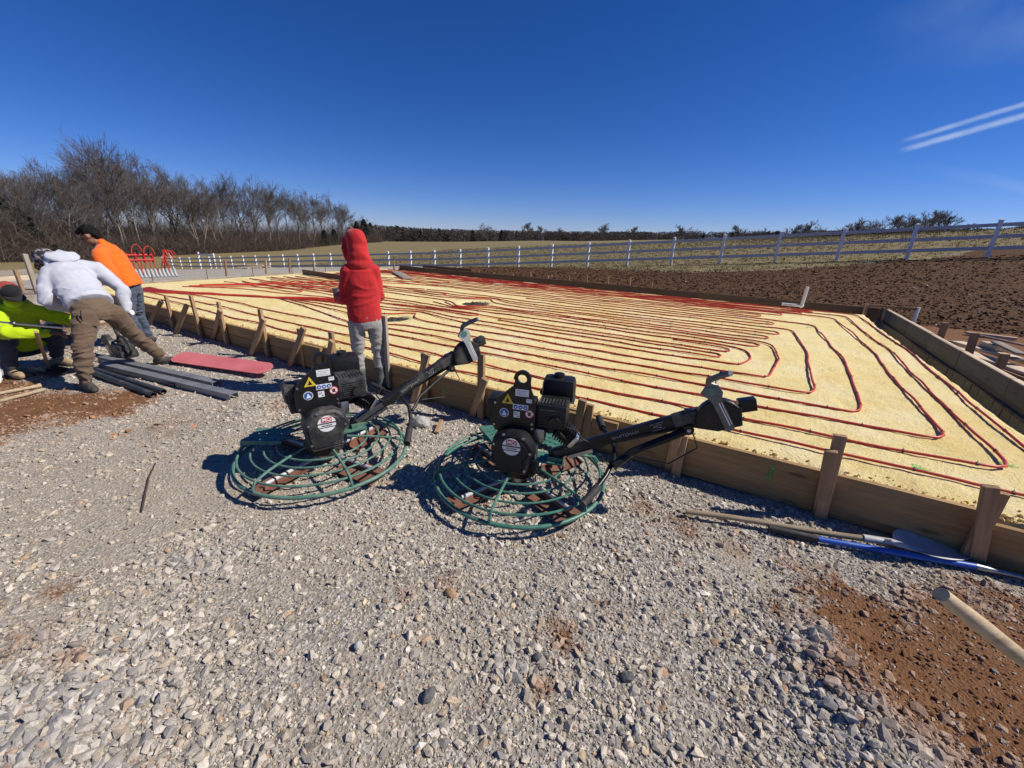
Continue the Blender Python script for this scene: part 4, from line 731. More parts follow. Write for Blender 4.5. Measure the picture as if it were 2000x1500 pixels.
def power_trowel(loc, rz, label, fresh, ring_gap, plates):
    t = empty('power_trowel', loc, label, 'power trowel', 'walk-behind power trowels', rz); g = MAT['green2'] if fresh else MAT['green']; blk = MAT['black'] if fresh else MAT['blackd']; pls = MAT['plastic'] if fresh else MAT['plasticd']
    def P(mb, name, m, parent=t, smooth=True): return mb.build(name, m, parent, smooth, True)
    # --- guard cage
    R0 = .565
    P(MB().tube(arc3((0, 0), R0, .075, 0, 2*math.pi, 72)[:-1], .0125, 10, closed=True), 'guard_ring', g)
    for rr, z, gap in ((.535, .135, 0), (.455, .155, 1), (.375, .165, 1), (.295, .172, 1)):
        a0, a1 = (0, 2*math.pi) if not gap else (ring_gap+.34, ring_gap+2*math.pi-.34)
        pts = arc3((0, 0), rr, z, a0, a1, 60); P(MB().tube(pts[:-1] if not gap else pts, .0068 if rr < .5 else .0080, 7, closed=not gap), 'guard_ring', g)
    for k in range(6):
        a = .35+k*math.pi/3+(.1 if fresh else .25); c, s = math.cos(a), math.sin(a)
        P(MB().tube([Vector((c*r, s*r, z)) for r, z in ((R0, .075), (.568, .11), (.545, .143), (.45, .166), (.30, .182), (.16, .19))], .0088, 7), 'guard_spoke', g)
    for a in plates:      # perforated step plates
        m = Matrix.Rotation(a, 4, 'Z'); mb = MB(); w0, w1 = .085, .085
        for i in range(5):
            x0, x1 = .26+.052*i, .26+.052*i+.040; mb.box(((x0+x1)/2, 0, .196), (x1-x0, .19, .005), m)
        for yy in (-.0875, -.045, 0, .045, .0875): mb.box((.385, yy, .1957), (.27, .018, .0045), m)
        mb.box((.385, -.098, .186), (.27, .006, .028), m); mb.box((.385, .098, .186), (.27, .006, .028), m); P(mb, 'step_plate', g, smooth=False)
    # --- blades on the spider
    mb = MB(); mb.lathe([(.03, .04), (.085, .045), (.09, .085), (.06, .11), (.03, .12)], 16); P(mb, 'spider_hub', MAT['steel'])
    for k in range(4):
        a = .5+k*math.pi/2+(.4 if fresh else 0); m = Matrix.Rotation(a, 4, 'Z') @ Matrix.Translation((0, -.02, .03)) @ Matrix.Rotation(R_(6), 4, 'X')
        b = P(MB().box((.365, 0, 0), (.35, .17, .004), m).box((.365, .03, .012), (.33, .03, .02), m), 'blade', MAT['rust'], smooth=False)
        P(MB().tube([m @ Vector((.05, .03, .035)), m @ Vector((.46, .03, .03))], .013, 8), 'blade_arm', MAT['blade'])
    # --- gearbox, belt cover, shroud
    P(MB().lathe([(.06, .09), (.125, .10), (.135, .16), (.115, .21), (.10, .26)], 28), 'gearbox', blk)
    cover = [(-.115, .155), (-.142, .25), (-.146, .345), (-.132, .41), (-.095, .45), (-.03, .468), (.055, .462), (.10, .432), (.142, .365), (.148, .325), (.105, .27), (.088, .155)]
    cover = [(x*.94, .205+(z-.155)*.9) for x, z in cover]
    cv = P(MB().prism(cover, .17, XZ(0, -.075, 0), .016), 'belt_cover', pls)
    P(MB().prism([(x*.80-.010, .345+(z-.345)*.80) for x, z in cover], .010, XZ(0, -.241, 0), .006), 'cover_face', pls, cv)
    lg = XZ(-.005, -.2505, .398)
    P(MB().prism(circ(.056, 28), .002, lg), 'logo_disc', MAT['white'], cv)
    P(MB().box((0, .004, .0022), (.114, .007, .002), lg).box((0, -.024, .0022), (.100, .0045, .002), lg), 'logo_band', MAT['ink'], cv, False)
    P(MB().box((0, .029, .0024), (.064, .034, .0016), lg), 'logo_panel', MAT['redl'], cv, False)
    o = mesh_obj('logo_letters', font_mesh('MQ', .034, .0008), MAT['white'], cv, True, lg @ Matrix.Translation((0, .029, .0042)))
    o = mesh_obj('logo_letters', font_mesh('MULTIQUIP', .013), MAT['ink'], cv, True, lg @ Matrix.Translation((0, -.011, .0035)))
    # --- lifting plate with stickers
    plate = [(-.135, .45), (-.158, .50), (-.158, .60), (-.128, .665), (-.085, .700), (-.028, .752), (-.018, .79)]+[(.025+.052*math.cos(a), .800+.052*math.sin(a)) for a in np.linspace(R_(185), R_(-20), 12)]+[(.080, .735), (.098, .69), (.112, .62), (.112, .45)]
    bm = bmesh.new(); outer = [bm.verts.new((x, z, 0)) for x, z in plate]; inner = [bm.verts.new((x, z, 0)) for x, z in circ(.028, 16, .025, .800)]
    eo = [bm.edges.new((outer[i], outer[(i+1) % len(outer)])) for i in range(len(outer))]; ei = [bm.edges.new((inner[i], inner[(i+1) % 16])) for i in range(16)]
    bmesh.ops.triangle_fill(bm, use_beauty=True, edges=eo+ei); fs = bm.faces[:]; ext = bmesh.ops.extrude_face_region(bm, geom=fs); bmesh.ops.translate(bm, verts=[q for q in ext['geom'] if isinstance(q, bmesh.types.BMVert)], vec=(0, 0, .022)); bmesh.ops.recalc_face_normals(bm, faces=bm.faces[:])
    me = bpy.data.meshes.new('lifting_plate'); bm.to_mesh(me); bm.free(); lp = mesh_obj('lifting_plate', me, MAT['black'], t, True, XZ(0, -.135, 0))
    # housing behind the plate
    P(MB().box((-.02, -.05, .54), (.24, .16, .20), None, .02).box((-.165, -.02, .57), (.09, .15, .13), None, .03).box((-.15, -.03, .48), (.08, .14, .08), None, .02), 'engine_housing', pls)
    S = lambda x, z: XZ(x, -.1575, z)
    def sticker(name, mb, m, parent=lp):
        o = mb.build(name, m, None, False); o.parent = lp; o.matrix_parent_inverse = (XZ(0, -.135, 0)).inverted(); return o
    tri = [(-.036, -.028), (.036, -.028), (0, .036)]
    sticker('rating_label', MB().box((0, 0, 0), (.082, .044, .0012), S(.028, .715)), MAT['white']); sticker('rating_print', MB().box((0, .012, .0009), (.06, .004, .0008), S(.028, .715)).box((-.005, .002, .0009), (.066, .003, .0008), S(.028, .715)).box((-.01, -.007, .0009), (.055, .003, .0008), S(.028, .715)).box((.004, -.014, .0009), (.066, .003, .0008), S(.028, .715)), MAT['flag'])
    sticker('warning_label', MB().prism(tri, .0012, S(-.058, .665)), MAT['yellow'])
    sticker('warning_print', MB().prism([(-.018, -.016), (.014, -.016), (.004, .004), (-.002, .014), (-.008, -.004)], .001, S(-.058, .663) @ Matrix.Translation((0, 0, .0013))), MAT['ink'])
    sticker('small_label', MB().box((0, 0, 0), (.034, .024, .0012), S(.072, .668)), MAT['white']); sticker('small_print', MB().box((0, .004, .0009), (.026, .006, .0008), S(.072, .668)), MAT['flag'])
    sticker('safety_strip', MB().box((0, 0, 0), (.094, .034, .0012), S(.022, .622)), MAT['white'])
    for dx in (-.03, 0, .03): sticker('safety_symbol', MB().prism(circ(.0135, 14, dx), .001, S(.022, .622) @ Matrix.Translation((0, 0, .0008))), MAT['blue'])
    for dx in (-.03, 0, .03): sticker('safety_symbol', MB().prism(circ(.0055, 8, dx, -.001), .001, S(.022, .622) @ Matrix.Translation((0, 0, .0018))), MAT['white'])
    sticker('round_label', MB().prism(circ(.029, 20), .0012, S(-.078, .575)), MAT['white']); sticker('round_symbol', MB().prism(circ(.025, 20), .001, S(-.078, .575) @ Matrix.Translation((0, 0, .0013))), MAT['blue']); sticker('round_symbol', MB().prism([(-.014, -.014), (.014, -.014), (.012, .0), (.004, .006), (.004, .014), (-.005, .014), (-.005, .004)], .001, S(-.078, .574) @ Matrix.Translation((0, 0, .0024))), MAT['white'])
    sticker('square_label', MB().box((0, 0, 0), (.038, .040, .0012), S(.0, .572)), MAT['white']); sticker('square_print', MB().box((-.004, .01, .0009), (.022, .003, .0008), S(.0, .572)).box((-.004, .002, .0009), (.022, .003, .0008), S(.0, .572)).box((.008, -.010, .0009), (.008, .008, .0008), S(.0, .572)), MAT['ink'])
    sticker('stop_label', MB().prism(circ(.028, 20), .0012, S(.078, .585)), MAT['redl']); sticker('stop_symbol', MB().prism(circ(.0225, 20), .001, S(.078, .585) @ Matrix.Translation((0, 0, .0013))), MAT['white']); sticker('stop_symbol', MB().prism([(-.008, -.012), (.006, -.012), (.010, .0), (.008, .012), (0, .014), (-.010, .008)], .001, S(.078, .585) @ Matrix.Translation((0, 0, .0024))), MAT['ink']); sticker('stop_symbol', MB().box((0, 0, .0030), (.046, .0045, .001), S(.078, .585) @ Matrix.Rotation(R_(-45), 4, 'Z')), MAT['redl'])
    # --- engine
    e = P(MB().box((.205, -.03, .565), (.185, .20, .155), None, .022), 'engine_cover', pls)
    sl = MB()
    for i in range(8): sl.box((.205, -.1315, .51+.0145*i), (.13, .006, .006))
    for i in range(9): sl.box((.125+.02*i, -.06, .6435), (.009, .09, .006))
    P(sl, 'cooling_fins', MAT['plasticd'], e, False)
    P(MB().lathe([(.0, 0), (.035, 0), (.032, .016), (.0, .02)], 16, XZ(.23, -.133, .545), cap=False), 'recoil_cap', blk, e)
    P(MB().box((.215, .13, .665), (.21, .15, .16), None, .04), 'fuel_tank', MAT['plastic']); P(MB().lathe([(.034, 0), (.034, .022), (.02, .028)], 14, Matrix.Translation((.21, .13, .743))), 'fuel_cap', blk)
    P(MB().box((.215, .13, .60), (.216, .156, .006)), 'tank_strap', MAT['steel'])
    hd = MB(); m = Matrix.Translation((.285, -.04, .44)) @ Matrix.Rotation(R_(35), 4, 'Y')
    for i in range(7): hd.box((-.045+.017*i, 0, 0), (.006, .12, .105), m)
    P(hd, 'cylinder_fins', MAT['black'], smooth=False); P(MB().box((.075, 0, 0), (.03, .10, .09), m, .012), 'valve_cover', MAT['alu']); P(MB().box((.13, -.08, .43), (.09, .09, .10), None, .025), 'crankcase', MAT['steel'])
    P(MB().box((.20, .03, .46), (.17, .13, .10), None, .02), 'engine_block', MAT['black'])
    P(MB().box((.135, -.165, .345), (.012, .05, .09), Matrix.Translation((0, 0, 0)), .004), 'latch', MAT['steel'])
    for x, z in ((-.118, .26), (-.122, .40), (-.06, .472), (.07, .462), (.118, .365), (.085, .24)): P(MB().lathe([(.009, 0), (.009, .007), (.005, .009)], 6, XZ(x*.93, -.243, z)), 'bolt', MAT['steel'], cv)
    for x, z in ((-.14, .49), (.098, .49), (-.135, .635), (.095, .52)): P(MB().lathe([(.008, 0), (.008, .006)], 6, XZ(x, -.157, z)), 'bolt', MAT['steel'])
    P(MB().tube([(.30, -.09, .50), (.36, -.10, .49), (.40, -.06, .42), (.44, -.02, .385), (.52, .012, .40)], .0045, 6), 'throttle_cable', MAT['rubber'])
    P(MB().tube([(.255, -.10, .47), (.285, -.125, .455), (.31, -.10, .42)], .005, 6), 'spark_lead', MAT['rubber'])
    P(MB().box((-.17, .06, .56), (.075, .11, .10), None, .02), 'air_filter', pls); P(MB().lathe([(.022, 0), (.022, .05), (.016, .055)], 12, Matrix.Translation((.10, .19, .60)) @ Matrix.Rotation(R_(-90), 4, 'X')), 'exhaust', MAT['rust'])
    # --- deck the handle bolts to
    P(MB().box((.17, 0, .215), (.24, .13, .012)).box((.24, 0, .235), (.10, .09, .03)), 'handle_mount', g, smooth=False)
    # --- handle
    a0, a1 = Vector((.20, 0, .245)), Vector((1.00, 0, .635)); d = (a1-a0).normalized(); 
    hd = board('handle_tube', a0, a1, .052, .066, blk, t, bev=.012, local=True)
    up = Vector((-d.z, 0, d.x)); mm = Matrix((d, Vector((0, 1, 0)), up)).transposed().to_4x4()
    mm.translation = (a0+a1)/2; inv = mm.inverted()
    def hp(mb, name, m, smooth=True): o = mb.build(name, m, None, smooth); o.parent = hd; o.matrix_parent_inverse = Matrix(); return o
    fm = Matrix(((1, 0, 0, 0), (0, 0, -1, 0), (0, 1, 0, 0), (0, 0, 0, 1)))
    L = (a1-a0).length
    hp(MB().box((-.30, 0, .0325), (.20, .034, .003)).box((-.30, -.0275, .004), (.22, .003, .04)), 'wear_patch', MAT['steel'] if not fresh else MAT['plasticd'], False)
    o = mesh_obj('handle_letters', font_mesh('WHITEMAN', .032), MAT['worn'], hd, True, Matrix.Translation((.06, -.0272, 0)) @ fm)
    o = mesh_obj('handle_letters', font_mesh('MQ', .030), MAT['worn'], hd, True, Matrix.Translation((.255, -.0272, 0)) @ fm); hp(MB().box((.255, -.0268, .02), (.075, .001, .003)).box((.255, -.0268, -.02), (.075, .001, .003)), 'logo_frame', MAT['worn'], False)
    hp(MB().box((L/2-.02, 0, -.002), (.16, .062, .075), None, .012), 'handle_collar', MAT['plasticd'])
    hp(MB().tube([Vector((x, .012, -.045-.006*math.sin(x*40))) for x in np.linspace(-.38, .42, 24)], .007, 6), 'cable', MAT['rubber'])
    hp(MB().box((-.25, 0, -.05), (.16, .02, .022)), 'cable_bracket', MAT['alu'] if fresh else MAT['steel'], False)
    # --- control head: pitch quadrant, box tube, crank lever
    hx = Matrix.Translation(a1) @ Matrix.Rotation(-math.atan2(.20, 1.), 4, 'Y')
    P(MB().box((.09, 0, .01), (.24, .058, .060), hx, .01), 'head_tube', blk)
    q = [(.03, -.06)]+[(.145+.125*math.cos(a), -.015+.125*math.sin(a)) for a in np.linspace(R_(190), R_(35), 14)]+[(.26, .055), (.265, -.055), (.14, -.085)]
    P(MB().prism(q, .05, hx @ XZ(0, -.005, 0) @ Matrix.Translation((0, 0, 0)), .006), 'pitch_quadrant', blk)
    P(MB().box((.300, 0, .02), (.09, .062, .07), hx @ Matrix.Rotation(R_(-6), 4, 'Y'), .006), 'box_end', blk)
    lv = hx @ Matrix.Translation((.195, -.062, -.055)) @ Matrix.Rotation(R_(-22 if fresh else -14), 4, 'Y')
    P(MB().prism([(-.024, 0), (-.018, -.018), (.018, -.018), (.024, 0), (.026, .17), (.05, .215), (.045, .265), (.005, .30), (-.055, .255), (-.03, .20), (-.026, .17)], .014, lv @ XZ(0, 0, 0), .003), 'crank_lever', MAT['lever'] if fresh else MAT['galv'])
    P(MB().box((.006, -.0145, .09), (.006, .003, .15), lv).box((.018, -.0145, .09), (.004, .003, .14), lv), 'lever_slot', MAT['white'], smooth=False)
    P(MB().prism(circ(.026, 18, 0, .245), .003, lv @ XZ(0, -.014, 0)), 'lever_badge', MAT['green'])
    P(MB().tube([lv @ Vector(p) for p in ((0, -.01, .285), (.012, -.02, .312), (.07, -.07, .33), (.115, -.115, .338))], [.016, .017, .017, .016], 10), 'crank_grip', MAT['lever'])
    P(MB().tube([lv @ Vector(p) for p in ((.02, .03, .24), (.05, .08, .25), (.09, .13, .255))], .006, 6).ell(lv @ Vector((.095, .135, .257)), (.016, .016, .016)), 'throttle_lever', MAT['plastic'])
    # --- folded handlebar yoke hanging from the head joint
    P(MB().lathe([(.03, -.045), (.03, .045)], 14, Matrix.Translation(a1+Vector((0, 0, -.075))) @ Matrix.Rotation(math.pi/2, 4, 'X')), 'fold_joint', MAT['plastic'])
    P(MB().lathe([(.012, -.052), (.012, .052)], 8, Matrix.Translation(a1+Vector((0, 0, -.075))) @ Matrix.Rotation(math.pi/2, 4, 'X')), 'joint_bolt', MAT['steel'])
    P(MB().box((.03, 0, -.03), (.07, .05, .07), Matrix.Translation(a1), .008), 'joint_bracket', blk)
    j = a1+Vector((0, 0, -.08)); cb = Vector((.53, 0, .36)); 
    P(MB().tube([j+Vector((0, -.025, 0)), Vector((.70, -.10, .40)), Vector((.60, -.19, .335))], .0125 if not fresh else .024, 8), 'yoke_tube', blk)
    P(MB().tube([j+Vector((0, .025, 0)), Vector((.70, .08, .40)), Vector((.60, .16, .355))], .0125, 8), 'yoke_tube', blk)
    bar = [Vector((.49, .42, .36)), Vector((.52, .25, .365)), Vector((.58, .12, .36)), Vector((.60, 0, .352)), Vector((.60, -.12, .342)), Vector((.56, -.25, .30)), Vector((.50, -.36, .25)), Vector((.46, -.43, .225))]
    P(MB().tube(bar, .0145, 10), 'handlebar', blk)
    for a, b in ((0, 1), (6, 7)):
        pa, pb = bar[a], bar[b]; dd = (pb-pa).normalized(); ex = pa-dd*.02 if a == 0 else pa-dd*.05; ey = pb+dd*.0 if a == 0 else pb+dd*.02
        n = 9; P(MB().tube([ex.lerp(ey, k/n) for k in range(n+1)], [.0225+.002*(k % 2) for k in range(n+1)], 12), 'grip', MAT['rubber'])
    P(MB().tube([a1+Vector((.02, -.05, -.08)), a1+Vector((.06, -.06, -.17)), a1+Vector((-.08, -.06, -.30)), Vector((.72, -.08, .36))], .0045, 5), 'cable', MAT['rubber'])
    return t
power_trowel((-1.335, 2.61, gz(-1.335, 2.61)+.005), R_(35), 'dusty green power trowel nearest the worker in red, grey dust on its cover', False, R_(143), [R_(147)])
power_trowel((.07, 2.42, gz(.07, 2.42)+.005), R_(-13), 'cleaner green power trowel with a glossy black engine beside the shovel handle', True, R_(60), [R_(62), R_(128)])
# ------------------------------------------------------------------ people
V = lambda *a: Vector(a)
def rtube(mb, pts, rs, n=14, flat=1.0, ref=None):
    pts = [Vector(p) for p in pts]
    mb.tube(pts, list(rs), n, True, False, ref, flat)
    for p, r, d in ((pts[0], rs[0], pts[0]-pts[1]), (pts[-1], rs[-1], pts[-1]-pts[-2])):
        if flat == 1.0: mb.ell(p, (r*.98, r*.98, r*.98), None, 10, 7)
    return mb
def fuse(name, mb, mat, parent, voxel=.012, smooth=5, wr=0, wsc=(14, 14, 30), seed=0, wfun=None, axis=None):
    """union of overlapping closed forms as ONE continuous skin, smoothed, with cloth folds pushed along the normals"""
    me0 = mb.mesh(name+'_raw', 'all'); o = bpy.data.objects.new(name+'_raw', me0); COL.objects.link(o)
    m = o.modifiers.new('r', 'REMESH'); m.mode = 'VOXEL'; m.voxel_size = voxel; m.use_smooth_shade = True
    if smooth: s = o.modifiers.new('s', 'SMOOTH'); s.factor = .5; s.iterations = smooth
    me = bpy.data.meshes.new_from_object(o.evaluated_get(bpy.context.evaluated_depsgraph_get())); bpy.data.objects.remove(o); bpy.data.meshes.remove(me0); me.name = name
    if wr:
        n = len(me.vertices); co = np.empty(n*3, np.float32); no = np.empty(n*3, np.float32); me.vertices.foreach_get('co', co); me.vertex_normals.foreach_get('vector', no); co = co.reshape(-1, 3); no = no.reshape(-1, 3)
        
        ax_ = np.array(axis.normalized() if axis is not None else (0, 0, 1.)); al = co @ ax_; q = (co-al[:, None]*ax_)*wsc[0]*.6+al[:, None]*ax_*wsc[2]*.8; q = q+np.stack([.8*fbm(co*6, 2, seed+3), .8*fbm(co*6+9, 2, seed+4), .8*fbm(co*6+17, 2, seed+5)], 1); d = fbm(q*.6, 2, seed); ridge = (1-np.abs(noise3(q*1.15+3.1, seed+7)))**3; r2 = (1-np.abs(noise3(q*2.1+7.7, seed+9)))**4; k = wr*(.9*d+1.6*(ridge-.3)+.25*(r2-.25))
        if wfun is not None: k = k*wfun(co)
        co = co+no*k[:, None]; me.vertices.foreach_set('co', co.astype(np.float32).ravel()); me.update()
    me.polygons.foreach_set('use_smooth', [True]*len(me.polygons)); return mesh_obj(name, me, mat, parent)
def hand(mb, w, d, n, side, curl=.6, s=1.0, grip=False):
    """w wrist, d direction of the fingers, n back-of-hand normal, side = direction of the thumb"""
    d = Vector(d).normalized(); n = Vector(n); n = (n-d*n.dot(d)).normalized(); t = Vector(side); t = (t-d*t.dot(d)-n*t.dot(n)).normalized()
    c = w+d*.05*s; m = Matrix((d, t, n)).transposed().to_4x4(); m.translation = c; mb.ell((0, 0, 0), (.052*s, .040*s, .017*s), m, 10, 7)
    rtube(mb, [w-d*.03*s, w+d*.02*s], [.024*s, .024*s], 8)
    for k, (off, L) in enumerate(((.027, .070), (.009, .078), (-.009, .073), (-.026, .058))):
        p = c+d*.040*s+t*off*s; a = curl*.5; dd = d; pts = [p]
        for q in range(3): dd = (dd*math.cos(a)-n*math.sin(a)); dd.normalize(); pts.append(pts[-1]+dd*L*s*(.45, .32, .25)[q]); a = curl*(.9 if q == 0 else .7); n2_ = n
        rtube(mb, pts, [.0095*s, .009*s, .0085*s, .0075*s], 7)
    p = w+d*.022*s+t*.030*s; p2 = p+(t*.7+d*.6-n*.2).normalized()*.038*s; p3 = p2+(d*.9+t*.1-n*.5*curl).normalized()*.032*s; rtube(mb, [p, p2, p3], [.0125*s, .011*s, .009*s], 7)
def head(mb, c, f, up, s=1.0):
    f = Vector(f).normalized(); up = Vector(up); up = (up-f*up.dot(f)).normalized(); r = f.cross(up); m = Matrix((r, f, up)).transposed().to_4x4(); m.translation = c; S = Matrix.Scale(s, 4); m = m @ S
    mb.ell((0, -.012, .022), (.076, .095, .092), m); mb.ell((0, .020, -.045), (.058, .066, .068), m); mb.ell((0, .052, -.088), (.028, .026, .022), m)      # skull, face, chin
    mb.ell((0, .080, .018), (.048, .018, .014), m, 10, 7); mb.ell((0, .094, -.022), (.013, .022, .022), m, 8, 6); mb.ell((0, .088, .004), (.010, .014, .026), m, 8, 6)   # brow, nose
    mb.ell((0, .078, -.058), (.026, .014, .007), m, 8, 6); mb.ell((0, .076, -.068), (.022, .013, .007), m, 8, 6)   # lips
    for q in (-1, 1): mb.ell((q*.078, -.004, -.008), (.010, .020, .032), m, 8, 6); mb.ell((q*.042, .058, -.028), (.024, .02, .02), m, 8, 6)
    return m
def limb(mb, a, b, c, ra, rb, rc, n=14):
    a, b, c = Vector(a), Vector(b), Vector(c); rtube(mb, [a, a.lerp(b, .33), a.lerp(b, .7), b, b.lerp(c, .3), b.lerp(c, .68), c], [ra, ra*.97+rb*.03, ra*.45+rb*.55, rb, rb*.98, rb*.45+rc*.55, rc], n)
def boot(name, ank, toe_dir, mat, parent, h=.12, s=1.0, shaft=None, ground=None):
    d = Vector((toe_dir[0], toe_dir[1], 0)).normalized(); ank = Vector(ank); g = gz(ank.x, ank.y) if ground is None else ground; base = Vector((ank.x, ank.y, g)); mb = MB(); z = V(0, 0, 1)
    rtube(mb, [base-d*.055*s+z*.040, base+d*.04*s+z*.045, base+d*.14*s+z*.035, base+d*.175*s+z*.032], [.042*s, .045*s, .042*s, .032*s], 12)
    sh_ = shaft or [ank+z*h]; rtube(mb, [base-d*.015*s+z*.05]+[Vector(q) for q in sh_], [.046*s]+[.050*s+.006*k for k in range(len(sh_))], 12)
    o = fuse(name, mb, mat, parent, .009, 4, .003, (20, 20, 26), 3)
    sm = MB(); r = d.cross(z); pts = []
    for k in range(20):
        a = 2*math.pi*k/20; x = math.cos(a); y = math.sin(a); w = .047*s*(1+.12*x); pts.append((base+d*(.055*s+x*.128*s)+r*(y*w)))
    sm.v = [(p.x, p.y, g-.004) for p in pts]+[(p.x, p.y, g+.024) for p in pts]; sm.f = [[k, (k+1) % 20, 20+(k+1) % 20, 20+k] for k in range(20)]+[list(range(20))[::-1], list(range(20, 40))]; sm.m = [0]*22
    sm.build('sole', MAT['sole'], o, True); return o
def person(label, J, face, headup, topm, pantm, bootm, skinm, bulk=1.0, pbulk=1.0, hem=None, boots='work', hands=True, wtop=.010, wpant=.009, hl=None, hr=None, toes=None, collar=True, shaft=None, sleeve=(1, 1)):
    J = {k: Vector(v) for k, v in J.items()}; base = (J['anL']+J['anR'])/2; e = empty('person', (base.x, base.y, gz(base.x, base.y)), label, 'person')
    side = (J['shR']-J['shL']).normalized(); hs = (J['hipR']-J['hipL']).normalized(); sp = J['neck']-J['pelvis']; back = sp.normalized().cross(side)
    # ---- the body, one skin from head to feet (mostly under clothing)
    b = MB(); waist = J['pelvis'].lerp(J['neck'], .32); chest = J['pelvis'].lerp(J['neck'], .68)
    kb = min(1, bulk)*.88; b.tube([J['pelvis']-sp*.06, J['pelvis'], waist, chest, J['neck'].lerp(chest, .25), J['neck']], [.09*kb, .125*kb, .115*kb, .135*kb, .08*kb, .045], 14, True, False, back, .68)
    neck_top = J['head']-Vector(headup).normalized()*.055; rtube(b, [J['neck']-sp.normalized()*.04, neck_top], [.052, .047], 12)
    hm = head(b, J['head'], face, headup)
    for q in 'LR':
        limb(b, J['sh'+q], J['el'+q], J['wr'+q], .043, .034, .026); limb(b, J['hip'+q], J['kn'+q], J['an'+q], .055, .038, .03)
        t = Vector(toes[q]) if toes else Vector((face[0], face[1], 0)).normalized(); rtube(b, [J['an'+q], J['an'+q]+t.normalized()*.06-V(0, 0, .045), J['an'+q]+t.normalized()*.13-V(0, 0, .055)], [.036, .032, .024], 10)
    if hl: hand(b, J['wrL'], *hl)
    if hr: hand(b, J['wrR'], *hr)
    fuse('body', b, skinm, e, .0068, 3)
    for q in (-1, 1): MB().ell((q*.031, .083, .0005), (.0125, .008, .007), hm, 8, 6).build('eye', MAT['eye'], e)
    # ---- top
    k = bulk; t = MB(); hemp = hem if hem is not None else J['pelvis']-sp.normalized()*.02
    ax = [hemp, hemp.lerp(waist, .35), waist, chest.lerp(waist, .4), chest, J['neck'].lerp(chest, .42), J['neck'].lerp(chest, .10)]
    t.tube(ax, [.192*k, .196*k, .184*k, .186*k, .190*k, .170*k, .085*k], 20, True, False, back, .70)
    for q, sl in zip('LR', sleeve):
        w = J['wr'+q]; en = J['el'+q].lerp(w, .97*sl); limb(t, J['sh'+q], J['el'+q], en, .078*k, .062*k, .043*k); rtube(t, [J['sh'+q].lerp(J['neck'], .62), J['sh'+q]], [.070*k, .076*k], 12)
    if collar: rtube(t, [J['neck'].lerp(chest, .12), J['neck']+(J['head']-J['neck'])*.22], [.078*k, .066], 12)
    def wf(co): return np.clip(.55+.9*np.exp(-((co-np.array(J['elL']))**2).sum(1)/.02)+.9*np.exp(-((co-np.array(J['elR']))**2).sum(1)/.02)-.35*np.exp(-((co-np.array(hemp))**2).sum(1)/.05), 0, 1.6)
    top = fuse('top', t, topm, e, .0105, 4, wtop, (8, 8, 16), 11, wf, sp)
    # ---- trousers
    k = pbulk; p = MB(); pv = J['pelvis']; p.tube([pv+sp.normalized()*.06, pv+sp.normalized()*.02, pv-V(0, 0, .05), pv-V(0, 0, .10)], [.150*k, .165*k, .168*k, .145*k], 18, True, False, (sp.normalized()).cross(hs), .72)
    for q in 'LR':
        a = J['an'+q]; kn = J['kn'+q]; end = a.lerp(kn, .12) if boots == 'work' else a.lerp(kn, .55)
        rtube(p, [J['hip'+q], J['hip'+q].lerp(kn, .35), J['hip'+q].lerp(kn, .72), kn, kn.lerp(end, .4), kn.lerp(end, .75), end], [.098*k, .094*k, .078*k, .068*k, .066*k, .062*k, .058*k] if boots == 'work' else [.098*k, .090*k, .074*k, .064*k, .062*k, .059*k, .058*k], 14)
    def wp(co):
        r = np.full(len(co), .5)
        for q in 'LR':
            r += .8*np.exp(-((co-np.array(J['kn'+q]))**2).sum(1)/.02)+.9*np.exp(-((co-np.array(J['an'+q]))**2).sum(1)/.02)
        return np.clip(r, 0, 1.5)
    pants = fuse('trousers', p, pantm, e, .0105, 4, wpant, (13, 13, 30), 19, wp)
    for q in 'LR':
        t_ = Vector(toes[q]) if toes else Vector((face[0], face[1], 0)); kn = J['kn'+q]; a = J['an'+q]
        boot('boot', a, t_, bootm, e, .10, shaft=[a.lerp(kn, .3), a.lerp(kn, .52)] if boots == 'rubber' else [a+(kn-a).normalized()*.09])
    return e, top, pants, hm, J

# ---- the worker in the red hood, seen from behind
Y = 3.98; o_ = atY(724, 740, Y); bx, by = o_.x, o_.y; f = V(-.50, .866, 0); s = V(.866, .50, 0); g0 = gz(bx, by)
def at(a, fw, z): return V(bx, by, g0)+s*a+f*fw+V(0, 0, z)
J = dict(pelvis=at(.0, -.02, .79), neck=at(-.01, .0, 1.31), head=at(-.015, .05, 1.455), shL=at(-.12, -.01, 1.235), shR=at(.115, -.01, 1.235), elL=at(-.17, .02, .97), elR=at(.15, .03, .97), wrL=at(-.215, .20, .975), wrR=at(.05, .22, .95), hipL=at(-.085, -.01, .745), hipR=at(.085, -.01, .745), knL=at(-.095, .02, .42), knR=at(.10, .02, .42), anL=at(-.10, -.03, .09), anR=at(.105, -.01, .09))
e, top, pants, hm, JJ = person('person in a red hooded sweatshirt with the hood up, standing by the front form', J, f+V(-.15, 0, -.15), V(0, 0, 1), MAT['redh'], MAT['jeang'], MAT['boot'], MAT['skin'], .82, .84, hem=at(0, -.01, .76), boots='rubber', hl=((-.2, .6, .15), (-.7, 0, .5), (.4, .3, .8), 1.2), hr=((-.8, .4, .1), (0, .3, .9), (-.3, .9, 0), 1.0), toes=dict(L=f+V(-.3, 0, 0), R=f+V(.35, .1, 0)), wtop=.0095, wpant=.0065)
hd = MB(); hc = JJ['head']; fu = (f+V(-.15, 0, -.15)).normalized()      # hood: a shell open to the front
hm2 = hm @ Matrix.Scale(.9, 4)
